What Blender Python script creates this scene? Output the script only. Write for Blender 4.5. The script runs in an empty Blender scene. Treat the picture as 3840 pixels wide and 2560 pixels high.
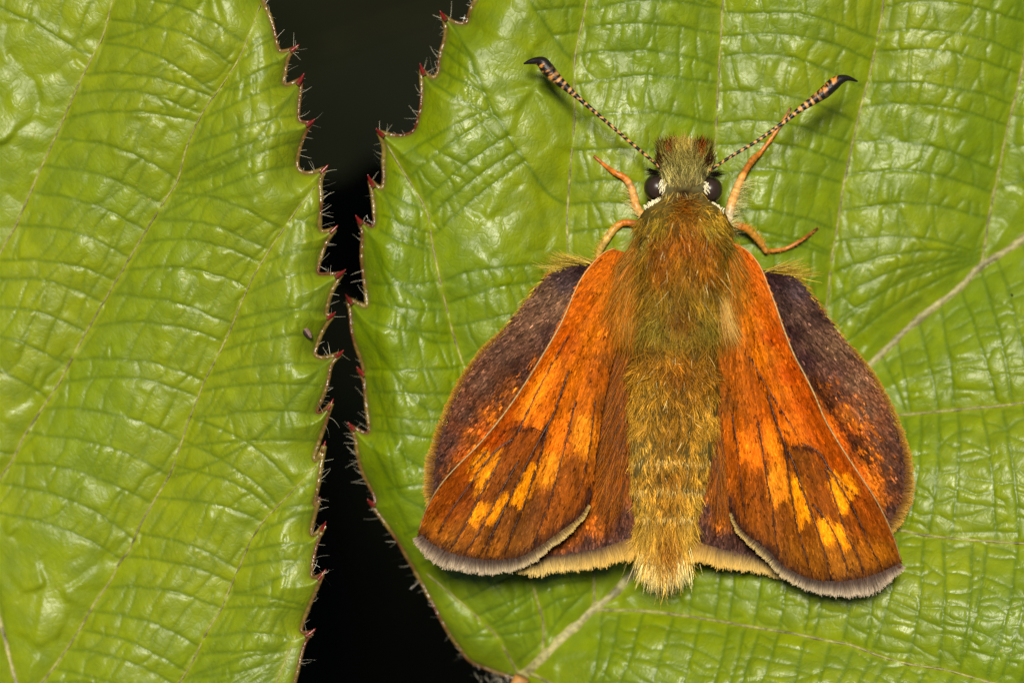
import bpy, math
import numpy as np
from mathutils import Vector

# ------------------------------------------------------------------ units, camera, light
U = 0.001                      # everything below is written in millimetres; 1 Blender unit = 1 m
PXMM = 91.0                    # photograph pixels per millimetre on the plane of focus
ZF, DIST = 4.4, 150.0          # height of the plane of focus, camera distance from it (mm)
ZC = ZF + DIST
LENS = 36.0 * DIST / (3840.0 / PXMM)
rng = np.random.default_rng(7)
scn = bpy.context.scene
COL = scn.collection

cam_d = bpy.data.cameras.new('camera'); cam = bpy.data.objects.new('camera', cam_d); COL.objects.link(cam)
cam.location = (0, 0, ZC * U)
cam_d.sensor_width = 36.0; cam_d.lens = LENS
cam_d.clip_start = 0.005; cam_d.clip_end = 100.0
cam_d.dof.use_dof = True; cam_d.dof.focus_distance = DIST * U; cam_d.dof.aperture_fstop = 36.0
scn.camera = cam

SUN_EL, SUN_AZ = math.radians(76), math.radians(-14)     # azimuth measured from +Y (top of the picture) towards +X
sdir = Vector((math.cos(SUN_EL) * math.sin(SUN_AZ), math.cos(SUN_EL) * math.cos(SUN_AZ), math.sin(SUN_EL)))
w = bpy.data.worlds.new('World'); scn.world = w; w.use_nodes = True
nt = w.node_tree; nt.nodes.clear()
sky = nt.nodes.new('ShaderNodeTexSky'); sky.sky_type = 'NISHITA'; sky.sun_disc = False
sky.sun_elevation = SUN_EL; sky.sun_rotation = SUN_AZ
sky.air_density = 0.45; sky.dust_density = 0.5; sky.ozone_density = 1.0
bg = nt.nodes.new('ShaderNodeBackground'); bg.inputs[1].default_value = 0.05
wo = nt.nodes.new('ShaderNodeOutputWorld')
nt.links.new(sky.outputs[0], bg.inputs[0]); nt.links.new(bg.outputs[0], wo.inputs[0])
sun_d = bpy.data.lights.new('sun', 'SUN'); sun_d.energy = 5.0; sun_d.angle = math.radians(12); sun_d.color = (1.0, 0.94, 0.80)
sun = bpy.data.objects.new('sun', sun_d); COL.objects.link(sun)
sun.rotation_euler = sdir.to_track_quat('Z', 'Y').to_euler(); sun.location = (0, 0, 1)
scn.view_settings.view_transform = 'Standard'; scn.view_settings.look = 'None'
scn.view_settings.exposure = 0.10; scn.view_settings.gamma = 1.0; scn.view_settings.use_curve_mapping = False
scn.cycles.max_bounces = 4; scn.cycles.transparent_max_bounces = 4
scn.cycles.sample_clamp_indirect = 4.0

# ------------------------------------------------------------------ helpers
def lin(c):
    c = np.asarray(c, float) / 255.0
    return np.where(c <= 0.04045, c / 12.92, ((c + 0.055) / 1.055) ** 2.4)

def P(px, py, z):
    """photograph pixel + height above the leaf midrib (mm) -> point in mm"""
    px, py, z = np.broadcast_arrays(np.asarray(px, float), np.asarray(py, float), np.asarray(z, float))
    k = (ZC - z) / (DIST * PXMM)
    return np.stack([(px - 1920.0) * k, (1280.0 - py) * k, z], axis=-1)

def unit(v):
    return v / np.maximum(np.linalg.norm(v, axis=-1, keepdims=True), 1e-12)

def mesh_obj(name, verts, faces, mat, parent=None, col=None, attrs=None, smooth=True, kind=None):
    """verts in mm; faces: list of integer arrays (n,k)"""
    me = bpy.data.meshes.new(name)
    v = np.ascontiguousarray(np.asarray(verts, float) * U, dtype=np.float32)
    me.vertices.add(len(v)); me.vertices.foreach_set('co', v.ravel())
    faces = [np.asarray(f, dtype=np.int32) for f in faces if len(f)]
    loops = np.concatenate([f.ravel() for f in faces])
    sizes = np.concatenate([np.full(len(f), f.shape[1], dtype=np.int32) for f in faces])
    starts = np.concatenate([[0], np.cumsum(sizes)[:-1]]).astype(np.int32)
    me.loops.add(len(loops)); me.loops.foreach_set('vertex_index', loops)
    me.polygons.add(len(sizes)); me.polygons.foreach_set('loop_start', starts)
    if smooth: me.polygons.foreach_set('use_smooth', np.ones(len(sizes), dtype=bool))
    me.update(calc_edges=True)
    if col is not None:
        a = me.attributes.new('Col', 'FLOAT_COLOR', 'POINT')
        c = np.ones((len(v), 4), dtype=np.float32); c[:, :3] = col
        a.data.foreach_set('color', c.ravel())
    for k, val in (attrs or {}).items():
        a = me.attributes.new(k, 'FLOAT', 'POINT')
        a.data.foreach_set('value', np.ascontiguousarray(val, dtype=np.float32))
    me.materials.append(mat)
    o = bpy.data.objects.new(name, me); COL.objects.link(o)
    if parent is not None: o.parent = parent
    if kind: o['kind'] = kind
    return o

def thing(name, label, cat, group=None):
    o = bpy.data.objects.new(name, None); COL.objects.link(o)
    o['label'] = label; o['category'] = cat; o.empty_display_size = 0.005
    if group: o['group'] = group
    return o

def resample(pts, step):
    pts = np.asarray(pts, float)
    d = np.concatenate([[0], np.cumsum(np.linalg.norm(np.diff(pts, axis=0), axis=1))])
    n = max(2, int(d[-1] / step) + 1)
    t = np.linspace(0, d[-1], n)
    return np.stack([np.interp(t, d, pts[:, i]) for i in range(pts.shape[1])], axis=1)

def catmull(pts, step):
    p = np.asarray(pts, float)
    q = np.vstack([2 * p[0] - p[1], p, 2 * p[-1] - p[-2]])
    out = []
    for i in range(len(p) - 1):
        a, b, c, d = q[i:i + 4]
        t = np.linspace(0, 1, 12, endpoint=False)[:, None]
        out.append(0.5 * (2 * b + (c - a) * t + (2 * a - 5 * b + 4 * c - d) * t ** 2 + (3 * b - a - 3 * c + d) * t ** 3))
    out.append(p[-1:])
    return resample(np.vstack(out), step)

def tube_geo(pts, rad, sides=8, cap=True):
    pts = np.asarray(pts, float); n = len(pts)
    rad = np.broadcast_to(np.asarray(rad, float), (n,))
    tg = unit(np.gradient(pts, axis=0))
    up = np.array([0.0, 0.0, 1.0])
    s = np.cross(tg, up); bad = np.linalg.norm(s, axis=1) < 1e-4; s[bad] = [1, 0, 0]; s = unit(s)
    b = np.cross(s, tg)
    a = np.linspace(0, 2 * np.pi, sides, endpoint=False)
    v = pts[:, None, :] + rad[:, None, None] * (np.cos(a)[None, :, None] * s[:, None, :] + np.sin(a)[None, :, None] * b[:, None, :])
    v = v.reshape(-1, 3)
    i = np.arange(n - 1)[:, None] * sides; j = np.arange(sides)[None, :]; j2 = (j + 1) % sides
    f = np.stack([i + j, i + j2, i + sides + j2, i + sides + j], axis=-1).reshape(-1, 4)
    faces = [f]
    if cap:
        v = np.vstack([v, pts[:1], pts[-1:]])
        k = np.arange(sides)
        faces.append(np.vstack([np.stack([np.full(sides, len(v) - 2), (k + 1) % sides, k], 1),
                                np.stack([np.full(sides, len(v) - 1), (n - 1) * sides + k, (n - 1) * sides + (k + 1) % sides], 1)]))
    return v, faces

def tube_cols(c, sides, cap=True):
    c = np.asarray(c, float)
    r = np.repeat(c, sides, axis=0)
    return np.vstack([r, c[:1], c[-1:]]) if cap else r

def inside(px, py, poly):
    poly = np.asarray(poly, float); r = np.zeros(px.shape, bool)
    x0, y0 = poly[-1]
    for x1, y1 in poly:
        if y0 != y1:
            c = ((y1 > py) != (y0 > py)) & (px < (x0 - x1) * (py - y1) / (y0 - y1) + x1)
            r ^= c
        x0, y0 = x1, y1
    return r

def seg_dist(px, py, line, cap=1e9):
    """distance of points to a polyline (brute force)"""
    d = np.full(px.shape, cap)
    line = np.asarray(line, float)
    for (x0, y0), (x1, y1) in zip(line[:-1], line[1:]):
        dx, dy = x1 - x0, y1 - y0
        t = np.clip(((px - x0) * dx + (py - y0) * dy) / (dx * dx + dy * dy + 1e-9), 0, 1)
        d = np.minimum(d, np.hypot(px - x0 - t * dx, py - y0 - t * dy))
    return d

def _hash(ix, iy, seed):
    h = (ix.astype(np.int64) * 374761393 + iy.astype(np.int64) * 668265263 + seed * 1442695041) & 0xFFFFFFFF
    h = ((h ^ (h >> 13)) * 1274126177) & 0xFFFFFFFF
    return ((h ^ (h >> 16)) & 0xFFFF) / 65535.0

def vnoise(x, y, seed=0):
    ix, iy = np.floor(x), np.floor(y); fx, fy = x - ix, y - iy
    fx = fx * fx * (3 - 2 * fx); fy = fy * fy * (3 - 2 * fy)
    ix = ix.astype(np.int64); iy = iy.astype(np.int64)
    a = _hash(ix, iy, seed); b = _hash(ix + 1, iy, seed); c = _hash(ix, iy + 1, seed); d = _hash(ix + 1, iy + 1, seed)
    return (a * (1 - fx) + b * fx) * (1 - fy) + (c * (1 - fx) + d * fx) * fy

def smooth01(x, a, b):
    t = np.clip((x - a) / (b - a), 0, 1); return t * t * (3 - 2 * t)

def idw(px, py, table, power=3.0):
    pts = np.array([t[:2] for t in table], float); cols = lin(np.array([t[2] for t in table], float))
    num = np.zeros(px.shape + (3,)); den = np.zeros(px.shape)
    for (x, y), c in zip(pts, cols):
        ww = 1.0 / (np.hypot(px - x, py - y) + 4.0) ** power
        num += ww[..., None] * c; den += ww
    return num / den[..., None]

def ribbons(p0, d, n, L, wd, bend, c0, c1, seg=3, roll=0.6, taper=0.85, gam=1.0):
    """tapered hair / scale blades; all arrays per hair, mm"""
    N = len(p0); d = unit(d)
    side = unit(np.cross(d, n)); up = np.cross(side, d)
    a = rng.normal(0, roll, N)[:, None]
    side = side * np.cos(a) + up * np.sin(a)
    V, C = [], []
    for i in range(seg + 1):
        t = i / seg
        c = p0 + d * (L * t)[:, None] + bend * (L * t * t)[:, None]
        ww = wd * (1 - taper * t) * 0.5
        V += [c - side * ww[:, None], c + side * ww[:, None]]
        cc = c0 * (1 - t ** gam) + c1 * t ** gam
        C += [cc, cc]
    V = np.stack(V, 1).reshape(-1, 3); C = np.stack(C, 1).reshape(-1, 3)
    m = 2 * (seg + 1)
    b = (np.arange(N) * m)[:, None, None]
    q = np.array([[2 * i, 2 * i + 1, 2 * i + 3, 2 * i + 2] for i in range(seg)])[None]
    return V, (b + q).reshape(-1, 4), C

class Hairs:
    def __init__(s): s.V, s.F, s.C, s.n = [], [], [], 0
    def add(s, *a, **k):
        v, f, c = ribbons(*a, **k)
        s.V.append(v); s.F.append(f + s.n); s.C.append(c); s.n += len(v)
    def build(s, name, mat, parent):
        return mesh_obj(name, np.vstack(s.V), [np.vstack(s.F)], mat, parent, col=np.vstack(s.C), kind='stuff')

# ------------------------------------------------------------------ materials
def new_mat(name):
    m = bpy.data.materials.new(name); m.use_nodes = True
    t = m.node_tree; t.nodes.clear()
    out = t.nodes.new('ShaderNodeOutputMaterial'); b = t.nodes.new('ShaderNodeBsdfPrincipled')
    t.links.new(b.outputs[0], out.inputs[0])
    return m, t, b, out

def nd(t, typ, **kw):
    n = t.nodes.new(typ)
    for k, v in kw.items(): setattr(n, k, v)
    return n

def mix_col(t, fac, a, b, blend='MIX'):
    n = t.nodes.new('ShaderNodeMix'); n.data_type = 'RGBA'; n.blend_type = blend
    for sock, val in ((n.inputs[0], fac), (n.inputs[6], a), (n.inputs[7], b)):
        if hasattr(val, 'links') or isinstance(val, bpy.types.NodeSocket): t.links.new(val, sock)
        else: sock.default_value = val if not isinstance(val, tuple) else (*val, 1.0)[:4]
    return n.outputs[2]

def maprange(t, v, a, b, c, d):
    n = t.nodes.new('ShaderNodeMapRange'); t.links.new(v, n.inputs[0])
    for i, x in enumerate((a, b, c, d)): n.inputs[i + 1].default_value = x
    return n.outputs[0]

def attr_mat(name, rough=0.5, spec=0.4, translucent=0.0, noise=0.0, nscale=(1, 1, 1), bump=0.0, sheen=0.0):
    m, t, b, out = new_mat(name)
    at = nd(t, 'ShaderNodeAttribute', attribute_name='Col')
    colr = at.outputs['Color']
    if noise or bump:
        tc = nd(t, 'ShaderNodeTexCoord'); mp = nd(t, 'ShaderNodeMapping'); mp.inputs['Scale'].default_value = tuple(x / U for x in nscale)
        t.links.new(tc.outputs['Object'], mp.inputs[0])
        nz = nd(t, 'ShaderNodeTexNoise'); nz.inputs['Detail'].default_value = 3; nz.inputs['Scale'].default_value = 1.0
        t.links.new(mp.outputs[0], nz.inputs[0])
        if noise:
            f = maprange(t, nz.outputs[0], 0.3, 0.7, 1 - noise, 1 + noise)
            v = nd(t, 'ShaderNodeVectorMath', operation='SCALE'); t.links.new(colr, v.inputs[0]); t.links.new(f, v.inputs['Scale'])
            colr = v.outputs[0]
        if bump:
            bp = nd(t, 'ShaderNodeBump'); bp.inputs['Strength'].default_value = 1.0; bp.inputs['Distance'].default_value = bump * U
            t.links.new(nz.outputs[0], bp.inputs['Height']); t.links.new(bp.outputs[0], b.inputs['Normal'])
    t.links.new(colr, b.inputs['Base Color'])
    b.inputs['Roughness'].default_value = rough; b.inputs['Specular IOR Level'].default_value = spec
    if sheen: b.inputs['Sheen Weight'].default_value = sheen
    if translucent:
        tr = nd(t, 'ShaderNodeBsdfTranslucent'); t.links.new(colr, tr.inputs[0])
        mx = nd(t, 'ShaderNodeMixShader'); mx.inputs[0].default_value = translucent
        t.links.new(b.outputs[0], mx.inputs[1]); t.links.new(tr.outputs[0], mx.inputs[2]); t.links.new(mx.outputs[0], out.inputs[0])
    return m

def leaf_mat(name, green, yellow, dark, rough=0.43, spec=0.60, trans=0.15, rot=0.0, wrinkle=1.0):
    m, t, b, out = new_mat(name)
    tc = nd(t, 'ShaderNodeTexCoord'); mp = nd(t, 'ShaderNodeMapping'); mp.inputs['Scale'].default_value = (1 / U,) * 3
    mp.inputs['Rotation'].default_value = (0, 0, rot)
    t.links.new(tc.outputs['Object'], mp.inputs[0])
    st = nd(t, 'ShaderNodeMapping'); st.inputs['Scale'].default_value = (3.6, 1.5, 2.0); t.links.new(mp.outputs[0], st.inputs[0])
    def noise(scale, det, src=mp):
        n = nd(t, 'ShaderNodeTexNoise'); n.inputs['Scale'].default_value = scale; n.inputs['Detail'].default_value = det
        t.links.new(src.outputs[0], n.inputs[0]); return n.outputs[0]
    big, mid, fine = noise(0.16, 3), noise(1.1, 4), noise(9.0, 3)
    wr = noise(1.6, 4, st)
    vor = nd(t, 'ShaderNodeTexVoronoi', feature='DISTANCE_TO_EDGE'); vor.inputs['Scale'].default_value = 2.6
    vor.inputs['Randomness'].default_value = 1.0
    wv = nd(t, 'ShaderNodeVectorMath', operation='ADD'); t.links.new(mp.outputs[0], wv.inputs[0])
    wn = nd(t, 'ShaderNodeTexNoise'); wn.inputs['Scale'].default_value = 1.5; t.links.new(mp.outputs[0], wn.inputs[0])
    ws = nd(t, 'ShaderNodeVectorMath', operation='SCALE'); t.links.new(wn.outputs[1], ws.inputs[0]); ws.inputs['Scale'].default_value = 0.5
    t.links.new(ws.outputs[0], wv.inputs[1]); t.links.new(wv.outputs[0], vor.inputs[0])
    ed = maprange(t, vor.outputs[0], 0.0, 0.16, 0.0, 1.0)
    at = {k: nd(t, 'ShaderNodeAttribute', attribute_name=k).outputs['Fac'] for k in ('vein', 'tert_shade', 'rim', 'cell')}
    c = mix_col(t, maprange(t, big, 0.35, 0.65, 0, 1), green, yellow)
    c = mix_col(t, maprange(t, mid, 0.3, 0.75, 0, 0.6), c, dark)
    c = mix_col(t, maprange(t, at['tert_shade'], 0, 1, 0, 0.75), c, dark)  # recess shading along the fine veins, painted in as darker green
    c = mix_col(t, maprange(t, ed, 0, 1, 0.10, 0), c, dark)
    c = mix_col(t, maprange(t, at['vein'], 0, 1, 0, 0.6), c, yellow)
    c = mix_col(t, maprange(t, at['rim'], 0, 1, 0, 0.75), c, (0.085, 0.05, 0.012))
    # tiny yellowish glands
    gv = nd(t, 'ShaderNodeTexVoronoi'); gv.inputs['Scale'].default_value = 1.15; t.links.new(mp.outputs[0], gv.inputs[0])
    c = mix_col(t, maprange(t, gv.outputs[0], 0.035, 0.065, 0.7, 0), c, (0.36, 0.30, 0.06))
    t.links.new(c, b.inputs['Base Color'])
    rr = maprange(t, mid, 0.3, 0.7, rough - 0.06, rough + 0.10); t.links.new(rr, b.inputs['Roughness'])
    b.inputs['Specular IOR Level'].default_value = spec
    b1 = nd(t, 'ShaderNodeBump'); b1.inputs['Strength'].default_value = 1.0; b1.inputs['Distance'].default_value = 0.006 * U * wrinkle; t.links.new(ed, b1.inputs['Height'])
    b2 = nd(t, 'ShaderNodeBump'); b2.inputs['Strength'].default_value = 1.0; b2.inputs['Distance'].default_value = 0.024 * U * wrinkle; t.links.new(wr, b2.inputs['Height']); t.links.new(b1.outputs[0], b2.inputs['Normal'])
    b3 = nd(t, 'ShaderNodeBump'); b3.inputs['Strength'].default_value = 1.0; b3.inputs['Distance'].default_value = 0.007 * U; t.links.new(fine, b3.inputs['Height']); t.links.new(b2.outputs[0], b3.inputs['Normal'])
    t.links.new(b3.outputs[0], b.inputs['Normal'])
    tr = nd(t, 'ShaderNodeBsdfTranslucent'); t.links.new(c, tr.inputs[0])
    mx = nd(t, 'ShaderNodeMixShader'); mx.inputs[0].default_value = trans
    t.links.new(b.outputs[0], mx.inputs[1]); t.links.new(tr.outputs[0], mx.inputs[2]); t.links.new(mx.outputs[0], out.inputs[0])
    return m

M_FUR = attr_mat('fur', rough=0.45, spec=0.07, translucent=0.05)
M_SCALE = attr_mat('wing_scales', rough=0.5, spec=0.02)
M_WING = attr_mat('wing_membrane', rough=0.55, spec=0.05, noise=0.2, nscale=(12, 12, 12))
M_BODY = attr_mat('body_skin', rough=0.7, spec=0.03, noise=0.25, nscale=(6, 6, 6))
M_LEG = attr_mat('leg', rough=0.38, spec=0.5, noise=0.25, nscale=(9, 9, 9), bump=0.02)
M_ANT = attr_mat('antenna', rough=0.45, spec=0.45, noise=0.15, nscale=(14, 14, 14), bump=0.015)
M_VEIN = attr_mat('leaf_vein', rough=0.5, spec=0.4, noise=0.35, nscale=(5, 5, 5), bump=0.05)
M_TOOTH = attr_mat('tooth', rough=0.3, spec=0.6, noise=0.25, nscale=(7, 7, 7), bump=0.02)
M_HAIR = attr_mat('leaf_hair', rough=0.25, spec=0.8, translucent=0.3)
M_EYE = attr_mat('eye', rough=0.34, spec=0.5)
M_RIM = attr_mat('leaf_rim', rough=0.26, spec=0.6, noise=0.3, nscale=(5, 5, 5), bump=0.05)
M_STEM = attr_mat('stem', rough=0.5, spec=0.4, noise=0.3, nscale=(2, 2, 2), bump=0.1)
M_DIM = attr_mat('shaded_stalk', rough=0.8, spec=0.05, noise=0.3, nscale=(1, 1, 1))  # stalk colour darkened to carry the shade below the leaves
M_DEBRIS = attr_mat('debris', rough=0.6, spec=0.3, noise=0.4, nscale=(14, 14, 14), bump=0.03)
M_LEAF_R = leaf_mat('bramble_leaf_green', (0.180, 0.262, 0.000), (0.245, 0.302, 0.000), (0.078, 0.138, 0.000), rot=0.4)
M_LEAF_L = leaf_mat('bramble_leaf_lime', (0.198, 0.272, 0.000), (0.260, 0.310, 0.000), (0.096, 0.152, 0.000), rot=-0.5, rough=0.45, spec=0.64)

# ------------------------------------------------------------------ ground
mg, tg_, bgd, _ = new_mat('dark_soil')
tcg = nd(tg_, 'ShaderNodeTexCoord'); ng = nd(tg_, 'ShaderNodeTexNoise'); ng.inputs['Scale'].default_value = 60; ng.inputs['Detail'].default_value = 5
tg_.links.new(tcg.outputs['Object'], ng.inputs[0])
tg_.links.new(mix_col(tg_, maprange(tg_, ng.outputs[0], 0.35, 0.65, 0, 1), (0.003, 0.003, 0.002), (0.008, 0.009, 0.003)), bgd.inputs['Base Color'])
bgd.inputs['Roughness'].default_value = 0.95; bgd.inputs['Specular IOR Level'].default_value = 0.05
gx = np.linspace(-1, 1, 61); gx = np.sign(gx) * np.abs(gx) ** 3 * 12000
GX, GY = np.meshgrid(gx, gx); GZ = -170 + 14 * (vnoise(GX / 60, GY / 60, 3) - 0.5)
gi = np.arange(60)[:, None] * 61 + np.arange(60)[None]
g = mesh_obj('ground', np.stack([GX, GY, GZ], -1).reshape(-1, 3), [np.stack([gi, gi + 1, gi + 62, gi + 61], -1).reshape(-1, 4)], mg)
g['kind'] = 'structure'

# ------------------------------------------------------------------ bramble leaves
def jfa(X, Y, lines, step, maxstep=64, ids=False):
    """distance field (px) on a tensor grid X[j], Y[i] to polylines"""
    ny, nx = len(Y), len(X)
    sx = np.full((ny, nx), 1e7); sy = np.full((ny, nx), 1e7); best = np.full((ny, nx), 1e14)
    GX, GY = np.meshgrid(X, Y)
    pts = np.vstack([resample(l, step) for l in lines])
    j = np.clip(np.searchsorted(X, pts[:, 0]), 0, nx - 1); i = np.clip(np.searchsorted(Y, pts[:, 1]), 0, ny - 1)
    ok = (pts[:, 0] > X[0]) & (pts[:, 0] < X[-1]) & (pts[:, 1] > Y[0]) & (pts[:, 1] < Y[-1])
    i, j, pts = i[ok], j[ok], pts[ok]
    sx[i, j] = pts[:, 0]; sy[i, j] = pts[:, 1]
    best = (GX - sx) ** 2 + (GY - sy) ** 2
    k = maxstep
    while k >= 1:
        for di in (-k, 0, k):
            for dj in (-k, 0, k):
                if not (di or dj): continue
                a = slice(max(0, di), ny + min(0, di)); b = slice(max(0, -di), ny + min(0, -di))
                c = slice(max(0, dj), nx + min(0, dj)); e = slice(max(0, -dj), nx + min(0, -dj))
                qx, qy = sx[b, e], sy[b, e]
                dd = (GX[a, c] - qx) ** 2 + (GY[a, c] - qy) ** 2
                u = dd < best[a, c]
                best[a, c] = np.where(u, dd, best[a, c]); sx[a, c] = np.where(u, qx, sx[a, c]); sy[a, c] = np.where(u, qy, sy[a, c])
        k //= 2
    return (np.sqrt(best), sx, sy) if ids else np.sqrt(best)

def grid_axis(lo, f0, f1, hi, fine, coarse):
    a = []
    if lo < f0: a.append(np.linspace(lo, f0, max(2, int((f0 - lo) / coarse)), endpoint=False))
    a.append(np.arange(f0, f1, fine))
    if hi > f1: a.append(np.linspace(f1, hi, max(2, int((hi - f1) / coarse))))
    return np.concatenate(a)

def clip_grid(X, Y, outline):
    """cells of the grid inside an outline; border vertices moved on to it"""
    GX, GY = np.meshgrid(X, Y)
    ins = inside(GX, GY, outline)
    ny, nx = ins.shape
    cell = ins[:-1, :-1] | ins[1:, :-1] | ins[:-1, 1:] | ins[1:, 1:]
    use = np.zeros_like(ins)
    use[:-1, :-1] |= cell; use[1:, :-1] |= cell; use[:-1, 1:] |= cell; use[1:, 1:] |= cell
    snap = use & ~ins
    den = resample(np.vstack([outline, outline[:1]]), 3.0)
    sp = np.stack([GX[snap], GY[snap]], 1)
    for s in range(0, len(sp), 500):
        q = sp[s:s + 500]
        k = ((q[:, None, :] - den[None]) ** 2).sum(-1).argmin(1)
        sp[s:s + 500] = den[k]
    GX[snap], GY[snap] = sp[:, 0], sp[:, 1]
    idx = np.full(ins.shape, -1); idx[use] = np.arange(use.sum())
    ci, cj = np.nonzero(cell)
    f = np.stack([idx[ci, cj], idx[ci + 1, cj], idx[ci + 1, cj + 1], idx[ci, cj + 1]], 1)
    return GX, GY, use, f

def chaikin(p, keep):
    """round the corners of a closed outline except those marked keep"""
    out = []; n = len(p)
    for i in range(n):
        if keep[i]: out.append((p[i], True)); continue
        a, b, c = p[i - 1], p[i], p[(i + 1) % n]
        out.append((b * 0.72 + a * 0.28, False)); out.append((b * 0.72 + c * 0.28, False))
    return np.array([o[0] for o in out]), [o[1] for o in out]

def ladder(A, B, spacing, shift, jit, seed, bow=0.0):
    """cross veins from vein A to vein B, and fine links between neighbouring cross veins"""
    r = np.random.default_rng(seed)
    A = resample(A, 8); B = resample(B, 8)
    ter, s = [], spacing * 0.4
    while s < 8 * (len(A) - 2):
        a = A[int(s / 8)]
        k = ((B - a) ** 2).sum(1).argmin() + int((shift + r.normal(0, 1.3 * jit)) / 8)
        if 2 < k < len(B) - 1:
            b = B[k]; L = np.linalg.norm(b - a)
            if L > 40:
                t = np.linspace(0, 1, max(6, int(L / 18)))[:, None]
                n = np.array([-(b - a)[1], (b - a)[0]]) / L
                wob = np.cumsum(r.normal(0, 1, len(t))); wob -= np.linspace(wob[0], wob[-1], len(t))
                off = bow * L * np.sin(np.pi * t[:, 0]) + wob * 1.9 * (spacing / 130)
                ter.append(a + (b - a) * t + n * off[:, None])
        s += spacing * r.uniform(0.6, 1.3)
    qua, cen = [], []
    for p, q in zip(ter[:-1], ter[1:]):
        L = np.linalg.norm(p[-1] - p[0])
        n = max(1, int(L / (spacing * 0.5)))
        last = 0.0; fr = [(i + r.uniform(0.25, 0.95)) / n for i in range(n)]
        for f in fr + [1.0]:
            g_ = (last + f) / 2; last = f
            cen.append((p[int(g_ * (len(p) - 1))] + q[int(g_ * (len(q) - 1))]) / 2)
        for f in fr:
            if f > 0.97: continue
            a = p[int(f * (len(p) - 1))]; b = q[int(np.clip(f + r.normal(0, 0.05), 0, 1) * (len(q) - 1))]
            mid = (a + b) / 2 + r.normal(0, 9, 2)
            if r.random() < 0.3: qua.append(np.array([a, a + (mid - a) * 0.8]))
            else: qua.append(np.array([a, mid, b]))
    return ter, qua, cen

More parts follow.
